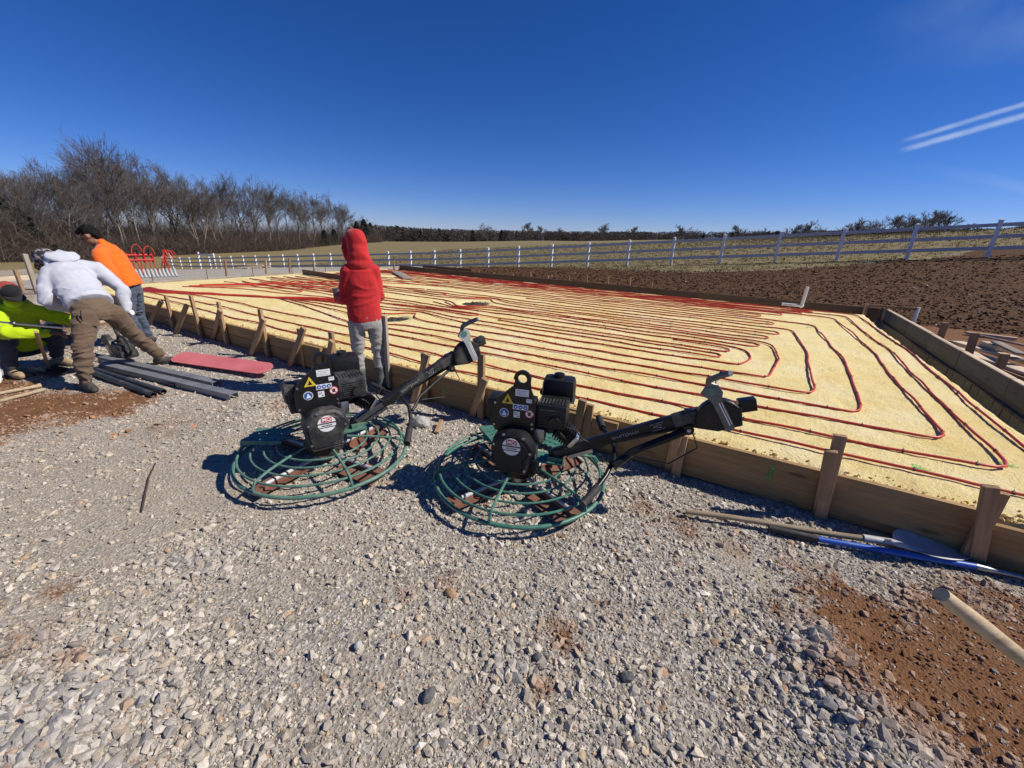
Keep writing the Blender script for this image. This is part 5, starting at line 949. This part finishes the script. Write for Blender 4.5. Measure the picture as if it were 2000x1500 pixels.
hd.ell((0, -.030, .040), (.104, .115, .120), hm2); hd.ell((0, -.045, -.05), (.106, .105, .12), hm2); hd.ell((0, -.05, -.12), (.118, .105, .11), hm2); hd.ell((0, -.055, -.19), (.135, .10, .085), hm2); hd.ell((0, .030, .085), (.090, .085, .085), hm2)
for q in (-1, 1): rtube(hd, [hm2 @ V(q*.03, .105, .118), hm2 @ V(q*.088, .085, .06), hm2 @ V(q*.100, .065, -.02), hm2 @ V(q*.085, .055, -.11), hm2 @ V(q*.04, .06, -.16)], [.022, .026, .026, .028, .03], 10)
fuse('hood', hd, MAT['redh'], e, .0105, 4, .007, (13, 13, 10), 23)
ph = MB().box((0, 0, 0), (.075, .009, .15), Matrix.Translation(JJ['wrL']+f*.10+s*.02+V(0, 0, .0)) @ Matrix.Rotation(R_(35), 4, 'Z') @ Matrix.Rotation(R_(-30), 4, 'X'), .004).build('phone', MAT['phone']); tag(ph, 'dark phone held by the person in the red hood', 'phone')

# ---- the bending worker in the pale hoodie
J = dict(pelvis=(-4.33, 4.18, .735), neck=(-4.74, 4.38, 1.16), head=(-4.985, 4.47, 1.165), shL=(-4.71, 4.22, 1.07), shR=(-4.55, 4.55, 1.10), elL=(-4.68, 4.06, .83), elR=(-4.40, 4.62, .89), wrL=(-4.74, 4.34, .70), wrR=(-4.36, 4.56, .66), hipL=(-4.34, 4.08, .68), hipR=(-4.26, 4.28, .69), knL=(-4.27, 3.88, .37), knR=(-4.27, 4.50, .37), anL=(-4.28, 3.82, .085), anR=(-4.20, 4.66, .085))
e, top, pants, hm, JJ = person('person bending over in a pale grey hoodie and brown work trousers', J, (-.72, .25, -.65), (-.55, .2, .80), MAT['whiteh'], MAT['khaki'], MAT['bootk'], MAT['skind'], 1.0, 1.04, hem=V(-4.36, 4.19, .79), hl=((0, .4, -.9), (-.9, 0, -.2), (0, .9, .4), .9), hr=((.1, -.2, -1), (.8, .4, 0), (.5, -.6, 0), 1.1), toes=dict(L=(.85, -.45, 0), R=(.75, .3, 0)), wtop=.012, wpant=.013)
cap = MB(); cap.ell((0, -.020, .035), (.098, .118, .098), hm); fuse('cap', cap, MAT['camo'], e, .009, 3, .003); MB().prism([(-.07, .06), (.07, .06), (.065, .12), (.03, .155), (-.03, .155), (-.065, .12)], .008, hm @ Matrix.Translation((0, 0, .035)) @ Matrix.Rotation(R_(-8), 4, 'X')).build('cap_brim', MAT['camo'], e)
hb = MB(); n_ = JJ['neck']; hb.ell((0, 0, 0), (.085, .140, .032), Matrix.Translation(n_+V(.055, -.005, .075)) @ Matrix.Rotation(R_(-24), 4, 'Z') @ Matrix.Rotation(R_(38), 4, 'Y')); rtube(hb, [n_+V(-.02, -.11, -.01), n_+V(-.03, -.07, .07), n_+V(-.02, .02, .095), n_+V(.02, .10, .07), n_+V(.02, .13, .0)], [.03, .034, .036, .034, .03], 12); fuse('hood', hb, MAT['whiteh'], e, .0105, 4, .010, (16, 16, 16), 29)
# belt line, back pocket and key strap of the trousers
pk = Matrix.Translation((-4.215, 4.075, .655)) @ Matrix.Rotation(R_(-62), 4, 'Z') @ Matrix.Rotation(R_(8), 4, 'Y')
MB().box((0, 0, 0), (.012, .11, .12), Matrix.Translation((-4.236, 4.012, .66)) @ Matrix.Rotation(R_(-42), 4, 'Z') @ Matrix.Rotation(R_(-12), 4, 'Y'), .004).build('back_pocket', MAT['khaki'], pants)
MB().tube([V(-4.262, 3.975, .76), V(-4.252, 3.957, .71), V(-4.255, 3.952, .66)], .005, 6).build('key_strap', MAT['capblack'], pants)
tm = MB().lathe([(.0, -.018), (.028, -.018), (.030, -.01), (.030, .01), (.028, .018), (0, .018)], 18, Matrix.Translation(JJ['wrR']+V(.06, -.02, -.02)) @ Matrix.Rotation(R_(80), 4, 'Y'), cap=False); tm.tube(arc3((0, 0), .05, 0, .3, 5.2, 18), .006, 6) if False else None
tag(tm.build('tape_measure', MAT['measure']), 'white tape measure hooked by the hand of the bending worker', 'tape measure')

# ---- the worker in orange
J = dict(pelvis=(-5.10, 5.46, .80), neck=(-5.22, 5.42, 1.29), head=(-5.325, 5.36, 1.415), shL=(-5.08, 5.17, 1.19), shR=(-5.30, 5.60, 1.21), elL=(-4.88, 5.06, .955), elR=(-5.33, 5.66, .95), wrL=(-5.13, 4.96, .90), wrR=(-5.55, 5.40, .86), hipL=(-5.07, 5.38, .75), hipR=(-5.13, 5.54, .75), knL=(-5.09, 5.33, .42), knR=(-5.18, 5.57, .42), anL=(-5.06, 5.38, .085), anR=(-5.16, 5.60, .085))
e, top, pants, hm, JJ = person('person in a bright orange long-sleeved shirt and jeans looking down', J, (-.76, -.34, -.58), (-.55, -.2, .80), MAT['orangeh'], MAT['jean'], MAT['bootk'], MAT['skin'], 1.10, 1.0, hem=V(-5.09, 5.46, .79), hl=((-.9, .1, -.35), (0, -.4, .9), (0, .8, .4), .8), hr=((-.8, -.4, -.3), (0, .2, .9), (-.3, -.8, 0), .8), toes=dict(L=(-.8, -.4, 0), R=(-.8, -.3, 0)), wtop=.011, wpant=.011)
hr_ = MB(); hr_.ell((0, -.026, .044), (.083, .092, .082), hm); hr_.ell((0, -.062, -.010), (.074, .046, .066), hm); hr_.ell((0, .040, .078), (.060, .042, .032), hm); fuse('hair', hr_, MAT['hair'], e, .008, 2, .006, (60, 60, 60), 5)

# ---- the seated worker in lime yellow
J = dict(pelvis=(-5.30, 4.36, .33), neck=(-5.03, 4.19, .815), head=(-4.93, 4.12, .955), shL=(-4.98, 4.38, .72), shR=(-5.02, 4.00, .735), elL=(-4.72, 4.50, .60), elR=(-4.83, 3.90, .60), wrL=(-4.52, 4.34, .585), wrR=(-4.62, 4.07, .575), hipL=(-5.27, 4.43, .30), hipR=(-5.32, 4.25, .30), knL=(-4.99, 4.46, .46), knR=(-5.03, 4.02, .46), anL=(-5.10, 4.48, .085), anR=(-5.14, 4.05, .085))
for k_ in ('pelvis', 'neck', 'head', 'shL', 'shR', 'elL', 'elR', 'wrL', 'wrR'): J[k_] = tuple(Vector(J[k_])+V(-.22, .05, -.09))
for k_ in ('hipL', 'hipR', 'knL', 'knR', 'anL', 'anR'): J[k_] = tuple(Vector(J[k_])+V(-.17, .02, 0))
e, top, pants, hm, JJ = person('person crouching in a lime yellow hoodie and a red and black cap', J, (.88, -.28, -.30), (.20, -.1, .95), MAT['yellowh'], MAT['jeand'], MAT['boott'], MAT['skind'], 1.02, 1.02, hem=V(-5.27, 4.33, .35), hl=((.8, -.4, -.1), (0, 0, 1), (.5, -.6, 0), .9), hr=((.8, .4, -.1), (0, 0, 1), (.4, .7, 0), .9), toes=dict(L=(.9, -.1, 0), R=(.85, -.35, 0)), wtop=.013)
cap = MB(); cap.ell((0, -.012, .040), (.092, .110, .088), hm); c_ = fuse('cap', cap, MAT['capred'], e, .009, 3, .002)
MB().ell((0, .045, .042), (.082, .062, .080), hm).build('cap_front', MAT['capblack'], c_, 'all'); MB().prism([(-.072, .06), (.072, .06), (.068, .13), (.03, .175), (-.03, .175), (-.068, .13)], .009, hm @ Matrix.Translation((0, 0, .022)) @ Matrix.Rotation(R_(-10), 4, 'X')).build('cap_brim', MAT['capblack'], c_)
hb = MB(); n_ = JJ['neck']; rtube(hb, [n_+V(.03, -.13, -.0), n_+V(-.06, -.10, .03), n_+V(-.11, .0, .04), n_+V(-.06, .10, .03), n_+V(.03, .13, .0)], [.04, .055, .06, .055, .04], 12); rtube(hb, [n_+V(.05, -.10, .0), n_+V(.085, 0, -.02), n_+V(.05, .10, .0)], [.045, .045, .045], 10); fuse('hood', hb, MAT['yellowh'], e, .0105, 4, .010, (16, 16, 16), 31)
MB().ell((0, .035, -.075), (.066, .062, .055), hm).build('neck_gaiter', MAT['yellowh'], e, 'all')
# ------------------------------------------------------------------ tools and loose things
def ground_pts(pix, h, n=None):
    out = []
    for p in pix: q = G(*p, h); q.z = gz(q.x, q.y)+h; out.append(q)
    return out
def shovel_wood():
    a, b = G(1340, 1003, .03), G(1700, 1055, .04); c = G(1775, 1075, .04); t = empty('round_point_shovel', (b.x, b.y, 0), 'wooden-handled round point shovel lying beside the blue-handled tool', 'shovel')
    for p in (a, b, c): p.z = gz(p.x, p.y)+.036
    b.z += .01; c.z += .02
    n = 12; m = MB().tube([a.lerp(b, k/n)+V(0, 0, .006*math.sin(k*.5)) for k in range(n+1)], [.015]+[.0165]*(n-1)+[.019], 10); d = (b-a).normalized(); board_obj = m.build('handle', MAT['handlew'], t)
    MB().tube([b-d*.04, b+d*.06, b.lerp(c, .5)+V(0, 0, .012), c, c+(c-b).normalized()*.05], [.021, .020, .018, .016, .010], 10).build('socket', MAT['blade'], t)
    x = G(1890, 1080, .03)-G(1745, 1060, .03); x.z = 0; L = x.length; x.normalize(); y = V(0, 0, 1).cross(x); V_, F_ = [], []; nu, nv = 22, 12; o = G(1746, 1066, .02); o.z = 0
    for i in range(nu+1):
        s_ = i/nu; w = .118*max(0, math.sin(math.pi*min(1, .02+.98*s_)**.78))**.62
        for j in range(nv+1): q = (j/nv*2-1); p = o+x*(s_*L)+y*(q*w); V_.append((p.x, p.y, gz(o.x+x.x*.1, o.y+x.y*.1)+.040+.026*q*q*(1-.5*s_)+.014*math.sin(s_*3)-.022*s_))
    for i in range(nu):
        for j in range(nv): k = i*(nv+1)+j; F_.append((k, k+1, k+nv+2, k+nv+1))
    mb = MB(); mb.add(V_, F_); o2 = mb.build('blade', MAT['blade'], t, 'all'); sm = o2.modifiers.new('thick', 'SOLIDIFY'); sm.thickness = .0025
def blue_tool():
    P_ = [G(1500, 1035, .02), G(1595, 1057, .02), G(1905, 1110, .02), G(1990, 1130, .02), G(2080, 1165, .02)]
    for p in P_: p.z = gz(p.x, p.y)+.03
    t = empty('blue_handled_tool', (P_[1].x, P_[1].y, 0), 'blue-handled tool with a black grip and steel shank lying by the shovel', 'tool')
    MB().tube([P_[0], P_[0].lerp(P_[1], .5), P_[1]], [.019, .021, .0195], 12).build('grip', MAT['rubber'], t); MB().tube([P_[1].lerp(P_[2], k/8) for k in range(9)], .0175, 12).build('handle', MAT['bluep'], t)
    MB().tube([P_[2]-(P_[2]-P_[1]).normalized()*.005, P_[2].lerp(P_[3], .3), P_[3], P_[4]], [.019, .016, .012, .012], 10).build('shank', MAT['steel'], t)
shovel_wood(); blue_tool()
# thick pale handle whose far part leaves the frame
a, b = V(1.0115, .738, .850), V(2.173, .725, .03); t = empty('leaning_tool_handle', (b.x, b.y, 0), 'thick pale wooden tool handle propped up over the red clay', 'tool handle')
MB().tube([a.lerp(b, k/10) for k in range(11)], [.016, .0195]+[.0190]*9, 14).build('shaft', MAT['handlew'], t); dd = (b-a).normalized(); MB().tube([b-dd*.30, b-dd*.12, b-dd*.02], [.022, .024, .03], 10).build('socket', MAT['steel'], t)

# red bull float blade, lifted at its edge
def bull_float():
    pts = [G(*p, .045) for p in ((343, 702), (530, 728))]; a, b = pts; c = (a+b)/2; x = (b-a); L = x.length; x.normalize(); y = V(0, 0, 1).cross(x).normalized(); w = .105; poly = [(-L/2+w+w*math.cos(q), w*math.sin(q)) for q in np.linspace(math.pi/2, 3*math.pi/2, 9)]+[(L/2-w+w*math.cos(q), w*math.sin(q)) for q in np.linspace(-math.pi/2, math.pi/2, 9)]
    z = (V(0, 0, 1)+y*-.34).normalized(); y2 = z.cross(x); m = Matrix((x, y2, z)).transposed().to_4x4(); m.translation = V(c.x, c.y, gz(c.x, c.y)+.075); t = empty('bull_float', (c.x, c.y, gz(c.x, c.y)), 'long red bull float blade with rounded ends lying on the gravel', 'float')
    MB().prism(poly, .009, m).build('blade', MAT['float'], t); MB().box((0, 0, -.012), (.26, .06, .022), m).tube([m @ V(-.1, .0, -.02), m @ V(-.1, -.02, -.062)], .012, 6).tube([m @ V(.1, .0, -.02), m @ V(.1, -.02, -.062)], .012, 6).build('bracket', MAT['steel'], t)
bull_float()
# two grey channels and two dark pipes under the bending worker
def channel(p0, p1, label, w=.09, h=.055):
    a, b = G(*p0, .03), G(*p1, .03); a.z = gz(a.x, a.y)+.012; b.z = gz(b.x, b.y)+.012; x = (b-a).normalized(); y = V(0, 0, 1).cross(x).normalized(); z = x.cross(y); L = (b-a).length; m = Matrix((x, y, z)).transposed().to_4x4(); m.translation = a
    s_ = [(-w/2, 0), (-w/2, h), (w/2, h), (w/2, 0), (w/2-.006, 0), (w/2-.006, h-.006), (-w/2+.006, h-.006), (-w/2+.006, 0)]; mm = m @ Matrix(((0, 0, 1, 0), (1, 0, 0, 0), (0, 1, 0, 0), (0, 0, 0, 1)))
    tag(MB().prism(s_, L, mm).build('steel_channel', MAT['channel'], None, False), label, 'channel')
channel((200, 700), (424, 752), 'shorter grey steel channel lying nearer the red float'); channel((205, 714), (458, 776), 'longer grey steel channel between the dark pipes and the shorter channel')
def lay_pipe(p0, p1, r, label, dz=0):
    a, b = G(*p0, r), G(*p1, r); a.z = gz(a.x, a.y)+r; b.z = gz(b.x, b.y)+r+dz; d = (b-a).normalized(); mb = MB(); n = 14; aa, bb = frame(d); vs = []
    for p, q in ((a, r), (b, r), (b, r*.84), (b-d*.25, r*.84)): vs += [p+aa*(q*math.cos(2*math.pi*k/n))+bb*(q*math.sin(2*math.pi*k/n)) for k in range(n)]
    fs = [(i*n+k, i*n+(k+1) % n, (i+1)*n+(k+1) % n, (i+1)*n+k) for i in range(3) for k in range(n)]+[list(range(n))[::-1], [3*n+k for k in range(n)]]; mb.add(vs, fs); tag(mb.build('dark_pipe', MAT['dpipe']), label, 'pipe', 'dark pipes on the ground')
lay_pipe((150, 716), (300, 771), .028, 'dark plastic pipe lying on the red clay outside the other pipes'); lay_pipe((158, 712), (320, 766), .028, 'dark plastic pipe lying second from the boot of the bending worker'); lay_pipe((200, 708), (345, 752), .028, 'dark plastic pipe lying against the steel channel')
# wooden handles at the left edge, a dark shovel head in the shade
for k, (p0, p1, lab) in enumerate((((-60, 780), (80, 752), 'worn wooden handle lying nearer the crouching worker'), ((-60, 797), (86, 760), 'worn wooden handle lying farther from the crouching worker'))):
    a, b = G(*p0, .02), G(*p1, .02); a.z = gz(a.x, a.y)+.022; b.z = gz(b.x, b.y)+.024; tag(MB().tube([a.lerp(b, q/6) for q in range(7)], [.017]*6+[.019], 10).build('tool_handle', MAT['handlew']), lab, 'tool handle')
def spade(p, rz, label):
    c = G(*p, .02); c.z = gz(c.x, c.y); t = empty('square_shovel', c, label, 'shovel', None, rz); V_, F_ = [], []
    for i in range(9):
        for j in range(9): s_ = i/8; q = j/4-1; w = .12*(1 if s_ < .6 else 1-.55*((s_-.6)/.4)**2); V_.append((s_*.29, q*w, .03+.03*q*q-.015*s_))
    for i in range(8):
        for j in range(8): k = i*9+j; F_.append((k, k+1, k+10, k+9))
    o = MB().add(V_, F_).build('blade', MAT['blackd'], t, 'all', True); sm = o.modifiers.new('thick', 'SOLIDIFY'); sm.thickness = .003; MB().tube([(.06, 0, .04), (-.06, 0, .06), (-.8, 0, .10)], [.018, .019, .017], 8).build('handle', MAT['handlew'], t, True, True)
spade((78, 728), R_(-5), 'dark shovel head in the shade beside the tan boot')
# white bucket rim at the very edge
c = G(-45, 752, .0); t = empty('white_bucket', (c.x, c.y, gz(c.x, c.y)), 'white plastic bucket lying beside the wooden handles', 'bucket'); m = Matrix.Translation((c.x, c.y, gz(c.x, c.y)+.125)) @ Matrix.Rotation(R_(25), 4, 'Z') @ Matrix.Rotation(R_(90), 4, 'Y')
MB().lathe([(.10, -.15), (.118, .15), (.112, .15), (.096, -.14)], 28, m, cap=False).build('tub', MAT['paper'], t); MB().lathe([(.118, .13), (.128, .13), (.128, .155), (.118, .155)], 28, m, cap=False).build('rim', MAT['paper'], t)
# steel bar handed across, and a stake in front of the crouching worker
a, b = atY(-20, 627, 3.75), atY(122, 641, 3.9); t = empty('long_steel_bar', ((a.x+b.x)/2, (a.y+b.y)/2, (a.z+b.z)/2), 'bright steel bar held by the crouching worker', 'bar'); MB().tube([a, b], .009, 8).build('rod', MAT['alu'], t); d = (b-a).normalized(); MB().ell(a.lerp(b, .3), (.03, .018, .018)).build('coupler', MAT['steel'], t)
a, b = G(98, 725, .0), atY(70, 648, 3.95); a.z = gz(a.x, a.y)-.02; tag(board('wooden_stake', a, b, .03, .03, MAT['stakew']), 'thin wooden stake standing in front of the crouching worker', 'stake')
# cut-off saw standing between the bending worker's legs
def cut_saw():
    c = G(248, 702, .0); t = empty('cut_off_saw', (c.x, c.y, gz(c.x, c.y)), 'black cut-off saw standing behind the legs of the bending worker', 'saw', None, R_(150)); b = MAT['orangesaw']
    MB().box((0, 0, .13), (.26, .16, .15), None, .03).box((-.10, 0, .10), (.12, .18, .10), None, .03).build('motor_body', b, t, True, True); MB().prism(circ(.135, 26), .004, Matrix.Translation((.27, .055, .14)) @ Matrix.Rotation(math.pi/2, 4, 'X')).build('disc', MAT['steel'], t, True, True)
    g = [(.15*math.cos(q), .15*math.sin(q)) for q in np.linspace(R_(20), R_(200), 14)]+[(.05*math.cos(q), .05*math.sin(q)) for q in np.linspace(R_(200), R_(20), 6)]; MB().prism(g, .05, Matrix.Translation((.27, .078, .14)) @ Matrix.Rotation(math.pi/2, 4, 'X')).build('blade_guard', b, t, True, True)
    MB().tube([(-.16, 0, .10), (-.24, 0, .17), (-.20, 0, .26), (-.08, 0, .30), (.06, 0, .30), (.12, 0, .20)], .016, 8).build('top_handle', MAT['rubber'], t, True, True); MB().box((.13, .03, .135), (.26, .035, .055), None, .008).build('cutting_arm', b, t, True, True)
    a = V(.05, 0, .30); MB().tube([(-.05, -.03, .06), (.20, -.03, .33), (.28, -.03, .52)], [.022, .018, .014], 8).build('hose', MAT['rubber'], t, True, True)
cut_saw()
# concrete lump, offcuts, stick
def lump(px, h, r, mat, label, name, seed):
    c = G(*px); bm = bmesh.new(); bmesh.ops.create_icosphere(bm, subdivisions=3, radius=1); rr = np.random.default_rng(seed); P = np.array([q.co for q in bm.verts]); k = 1+.35*fbm(P*1.7+seed, 3, seed); 
    for q, s_ in zip(bm.verts, k): q.co = Vector((q.co.x*r[0]*s_, q.co.y*r[1]*s_, q.co.z*r[2]*s_))
    me = bpy.data.meshes.new(name); bm.to_mesh(me); bm.free(); tag(mesh_obj(name, me, mat, None, False, Matrix.Translation((c.x, c.y, gz(c.x, c.y)+h)) @ Matrix.Rotation(seed, 4, 'Z')), label, 'rock' if name == 'rock' else 'concrete')
lump((822, 832), .03, (.085, .06, .06), MAT['concrete'], 'rough grey lump of dried concrete behind the dusty trowel', 'concrete_lump', 3)
lump((700, 1265), .015, (.02, .016, .016), MAT['concrete'], 'tan rounded rock among the gravel', 'rock', 8)
for k, (p, s_, lab) in enumerate([((838, 1360), (.030, .018, .022), 'tall dark splinter of rock standing on edge in the gravel'), ((880, 1158), (.028, .024, .02), 'round brownish rock set in the gravel'), ((1225, 1325), (.026, .02, .016), 'pale angular rock among small gravel'), ((1050, 1285), (.020, .018, .016), 'square grey rock by the rust stained gravel'), ((1600, 1250), (.04, .03, .022), 'flat grey rock at the edge of the red clay'), ((60, 735), (.05, .035, .03), 'rock half buried in the red clay by the handles')]): lump(p, .008, s_, MAT['block'] if k != 1 else MAT['stakew'], lab, 'rock', 20+k)
a, b = G(852, 848, .01), G(862, 825, .03); a.z = gz(a.x, a.y)+.02; b.z = gz(b.x, b.y)+.05; tag(board('wood_offcut', a, b, .035, .018, MAT['stakew']), 'short broken wood offcut leaning on the concrete lump', 'offcut')
P_ = ground_pts([(277, 1000), (284, 960), (290, 930), (304, 903)], .008); tag(MB().tube(P_, [.005, .006, .005, .003], 6).build('stick', MAT['rebar']), 'thin brown stick lying alone on the gravel', 'stick')
P_ = ground_pts([(1176, 895), (1190, 908), (1205, 918), (1212, 924)], .006); tag(MB().tube(P_, .004, 5).build('yellow_cord', MAT['yellow']), 'short yellow cord on the gravel under the clean trowel handle', 'cord')
# manifold with conduit sleeves and red tails
def manifold():
    e = empty('pipe_manifold', uvw(11.55, 3.9, FOAM_Z), 'red pipe manifold over a row of grey conduit sleeves', 'manifold'); n = 12; a, b = G(268, 566, 0), G(350, 561, 0)
    for k in range(n):
        p = a.lerp(b, k/(n-1)); d = V(-UX[0], -UX[1], 0); z0 = FOAM_Z+.02
        MB().tube([p+d*.02+V(0, 0, z0+.0), p+V(0, 0, z0+.04), p-d*.035+V(0, 0, z0+.10), p-d*.06+V(0, 0, z0+.20)], .031, 10).build('sleeve', MAT['conduit'], e)
        q = p-d*.045; r = random.Random(k); kk = k < 7; top = q+V(0, 0, z0+.40) if kk else a.lerp(b, .82)-d*.05+V(0, 0, z0+.52+.02*(k%3))
        MB().tube([q+V(0, 0, z0+.16), q.lerp(top, .4)+V(r.uniform(-.05, .05), r.uniform(-.05, .05), .05), top]+([] if kk else [top+V(.0+.02*(k-9), .03, .10), top+V(.12+.03*(k-8), .05*(k-9), .06), top+V(.22, .08*(k-9), -.08)]), .012, 6).build('tail_pipe', MAT['pex'], e)
    m0, m1 = a.lerp(b, -.02)+UX3*.045, a.lerp(b, .55)+UX3*.045
    for h in (.44, .56): MB().tube([m0+V(0, 0, FOAM_Z+h), m1+V(0, 0, FOAM_Z+h)], .030, 10).build('manifold_bar', MAT['manifold'], e)
    for s_ in (0, .33, .66, 1): MB().box(m0.lerp(m1, s_)+V(0, 0, FOAM_Z+.50), (.04, .04, .24)).build('bracket', MAT['manifold'], e)
    for k in range(5):
        p = m0.lerp(m1, k/5); q = m0.lerp(m1, (k+2.2)/5); MB().tube([p.lerp(q, .5-.5*math.cos(w))+V(.02*k, 0, FOAM_Z+.57+(.20+.04*(k % 3))*math.sin(w)) for w in np.linspace(0, math.pi, 13)], .012, 6).build('loop_hose', MAT['pex'] if k % 2 else MAT['rubber'], e)
UX3 = V(UX[0], UX[1], 0); manifold()
# loose planks on the slab
a, b = G(592, 534, .30), G(690, 549, .30); tag(board('plank', V(a.x, a.y, FOAM_Z+.08), V(b.x, b.y, FOAM_Z+.08), .04, .14, MAT['darkw']), 'dark plank standing on edge across the far pipe loops', 'plank')
a, b = G(773, 533, FOAM_Z), G(797, 546, FOAM_Z); tag(board('plank', V(a.x, a.y, FOAM_Z+.045), V(b.x, b.y, FOAM_Z+.03), .28, .03, MAT['greyw']), 'short grey plank lying flat near the end of the far form', 'plank')
p = G(970, 557, FOAM_Z); tag(board('wood_offcut', V(p.x-.1, p.y, FOAM_Z+.035), V(p.x+.16, p.y-.03, FOAM_Z+.03), .06, .03, MAT['palew']), 'pale scrap of wood lying on the far pipes', 'offcut')
# white drain pipe by the far form
p = G(1565, 599, FOAM_Z+.03); u, v = to_uv(p); e = empty('drain_pipe', (p.x, p.y, FOAM_Z), 'white plastic drain pipe elbow at the far form', 'drain pipe'); q = V(p.x, p.y, FOAM_Z+.05); MB().tube([q+V(0, 0, -.02), q+V(.02, 0, .42)], .035, 12).build('riser', MAT['pvc'], e); MB().tube([q, q+V(UX[0], UX[1], 0)*.38+V(0, 0, 0)], .03, 10).build('arm', MAT['pvc'], e); MB().ell(q, (.045, .045, .045)).build('elbow', MAT['pvc'], e)
# batter board outside the corner of the forms
a, b = G(1693, 596, .42), G(1793, 604, .42); e = empty('batter_board', (b.x, b.y, gz(b.x, b.y)), 'level batter board with a white end post outside the slab corner', 'batter board')
board('cross_bar', a, b, .03, .05, MAT['stakew'], e); board('end_post', V(b.x, b.y, gz(b.x, b.y)-.05), V(b.x, b.y, .46), .05, .05, MAT['pvc'], e, up=(1, 0, 0)); board('post', V(a.x, a.y, -.05), V(a.x, a.y, .45), .05, .05, MAT['stakew'], e, up=(1, 0, 0)); a2 = a.lerp(b, .45); board('post', V(a2.x, a2.y+.05, -.05), V(a2.x, a2.y+.05, .42), .05, .05, MAT['stakew'], e, up=(1, 0, 0))
# lumber lying outside the right form
for k, (p0, p1, w, h, m, z, lab) in enumerate([((1850, 676), (2040, 738), .24, .04, 'palew', .06, 'widest pale plank lying along the right form'), ((1868, 668), (2040, 716), .20, .04, 'palew', .11, 'pale plank overlapping the widest one beside the right form'), ((1888, 650), (1985, 662), .10, .05, 'palew', .05, 'pale timber lying at the edge of the dug soil'), ((1925, 672), (1957, 684), .16, .10, 'palew', .16, 'short thick pale block on the planks by the right form'), ((1945, 668), (1995, 692), .12, .03, 'greyw', .24, 'grey board leaning across the plank pile'), ((1885, 649), (2010, 677), .04, .03, 'greyw', .20, 'thin grey batten lying over the plank pile'), ((1975, 700), (2060, 708), .14, .03, 'greyw', .16, 'grey board end jutting from the plank pile')]):
    a, b = G(*p0, z), G(*p1, z); tag(board('plank', a, b, w, h, MAT[m]), lab, 'plank')
# scrap lumber beyond the left form and by the crew
def scraps(c, n, spread, lab, seed, m, L0=.5, L1=1.4):
    r = random.Random(seed)
    names = ['shortest', 'short', 'middling', 'long', 'longer', 'longest', 'split', 'bent']
    for k in range(n):
        x, y = c.x+r.uniform(-spread, spread), c.y+r.uniform(-spread, spread); a = r.uniform(-.5, .5)+(.3 if k % 2 else 2.9); L = L0+(L1-L0)*k/max(1, n-1); z = gz(x, y)+.03+.035*k; d = V(math.cos(a), math.sin(a), r.uniform(-.03, .05)); tag(board('scrap_board', V(x, y, z)-d*L/2, V(x, y, z)+d*L/2, r.choice((.07, .09, .14)), .03, m), f'{names[k % 8]} scrap board {lab}', 'scrap board')
scraps(atR(485, 523, 24), 5, .5, 'in the pile beyond the left form', 3, MAT['palew'], .8, 2.2); scraps(G(105, 665), 7, .22, 'in the heap behind the crouching worker', 4, MAT['palew'], .3, .8); scraps(G(20, 562), 4, .8, 'among the loose timber beyond the crew', 6, MAT['greyw'], 1.2, 2.6)
for k, (px, top) in enumerate([((565, 524), 504), ((519, 523), 509), ((613, 524), 510), ((441, 525), 515), ((770, 522), 508)]):
    p = uvw(*[SLAB['u1']+1.6, to_uv(G(*px, 0))[1]]) if False else G(px[0], px[1]+14, .0); q = atY(px[0], top, p.y); tag(board('wooden_stake', V(p.x, p.y, gz(p.x, p.y)-.1), V(q.x, q.y, max(q.z, .5)), .06, .04, MAT['stakew'], up=(1, 0, 0)), 'survey stake standing beyond the low left form', 'stake', 'stakes beyond the left form')
a, b = G(62, 535, .5), G(78, 585, .0); tag(board('wooden_stake', V(b.x, b.y, gz(b.x, b.y)), V(a.x, a.y, .9), .09, .04, MAT['greyw'], up=(1, 0, 0)), 'leaning board stake behind the cap of the bending worker', 'stake')
# timber set out on the bank beyond the crew
for k, (p0, p1, z, w, h, m, lab) in enumerate([((-60, 538), (58, 531), .32, .05, .14, 'greyw', 'upper rail of the timber frame standing beyond the crew'), ((-60, 549), (62, 541), .12, .05, .14, 'palew', 'lower pale board of the timber frame beyond the crew'), ((40, 527), (44, 566), .2, .07, .05, 'stakew', 'post of the timber frame beyond the crew')]):
    if k < 2: a, b = G(*p0, z), G(*p1, z); tag(board('frame_board', a, b, w, h, MAT[m]), lab, 'board')
    else: b = G(*p1, 0); a = atY(*p0, b.y); tag(board('frame_board', V(b.x, b.y, gz(b.x, b.y)-.05), V(b.x, b.y, a.z), w, h, MAT[m], up=(1, 0, 0)), lab, 'post')
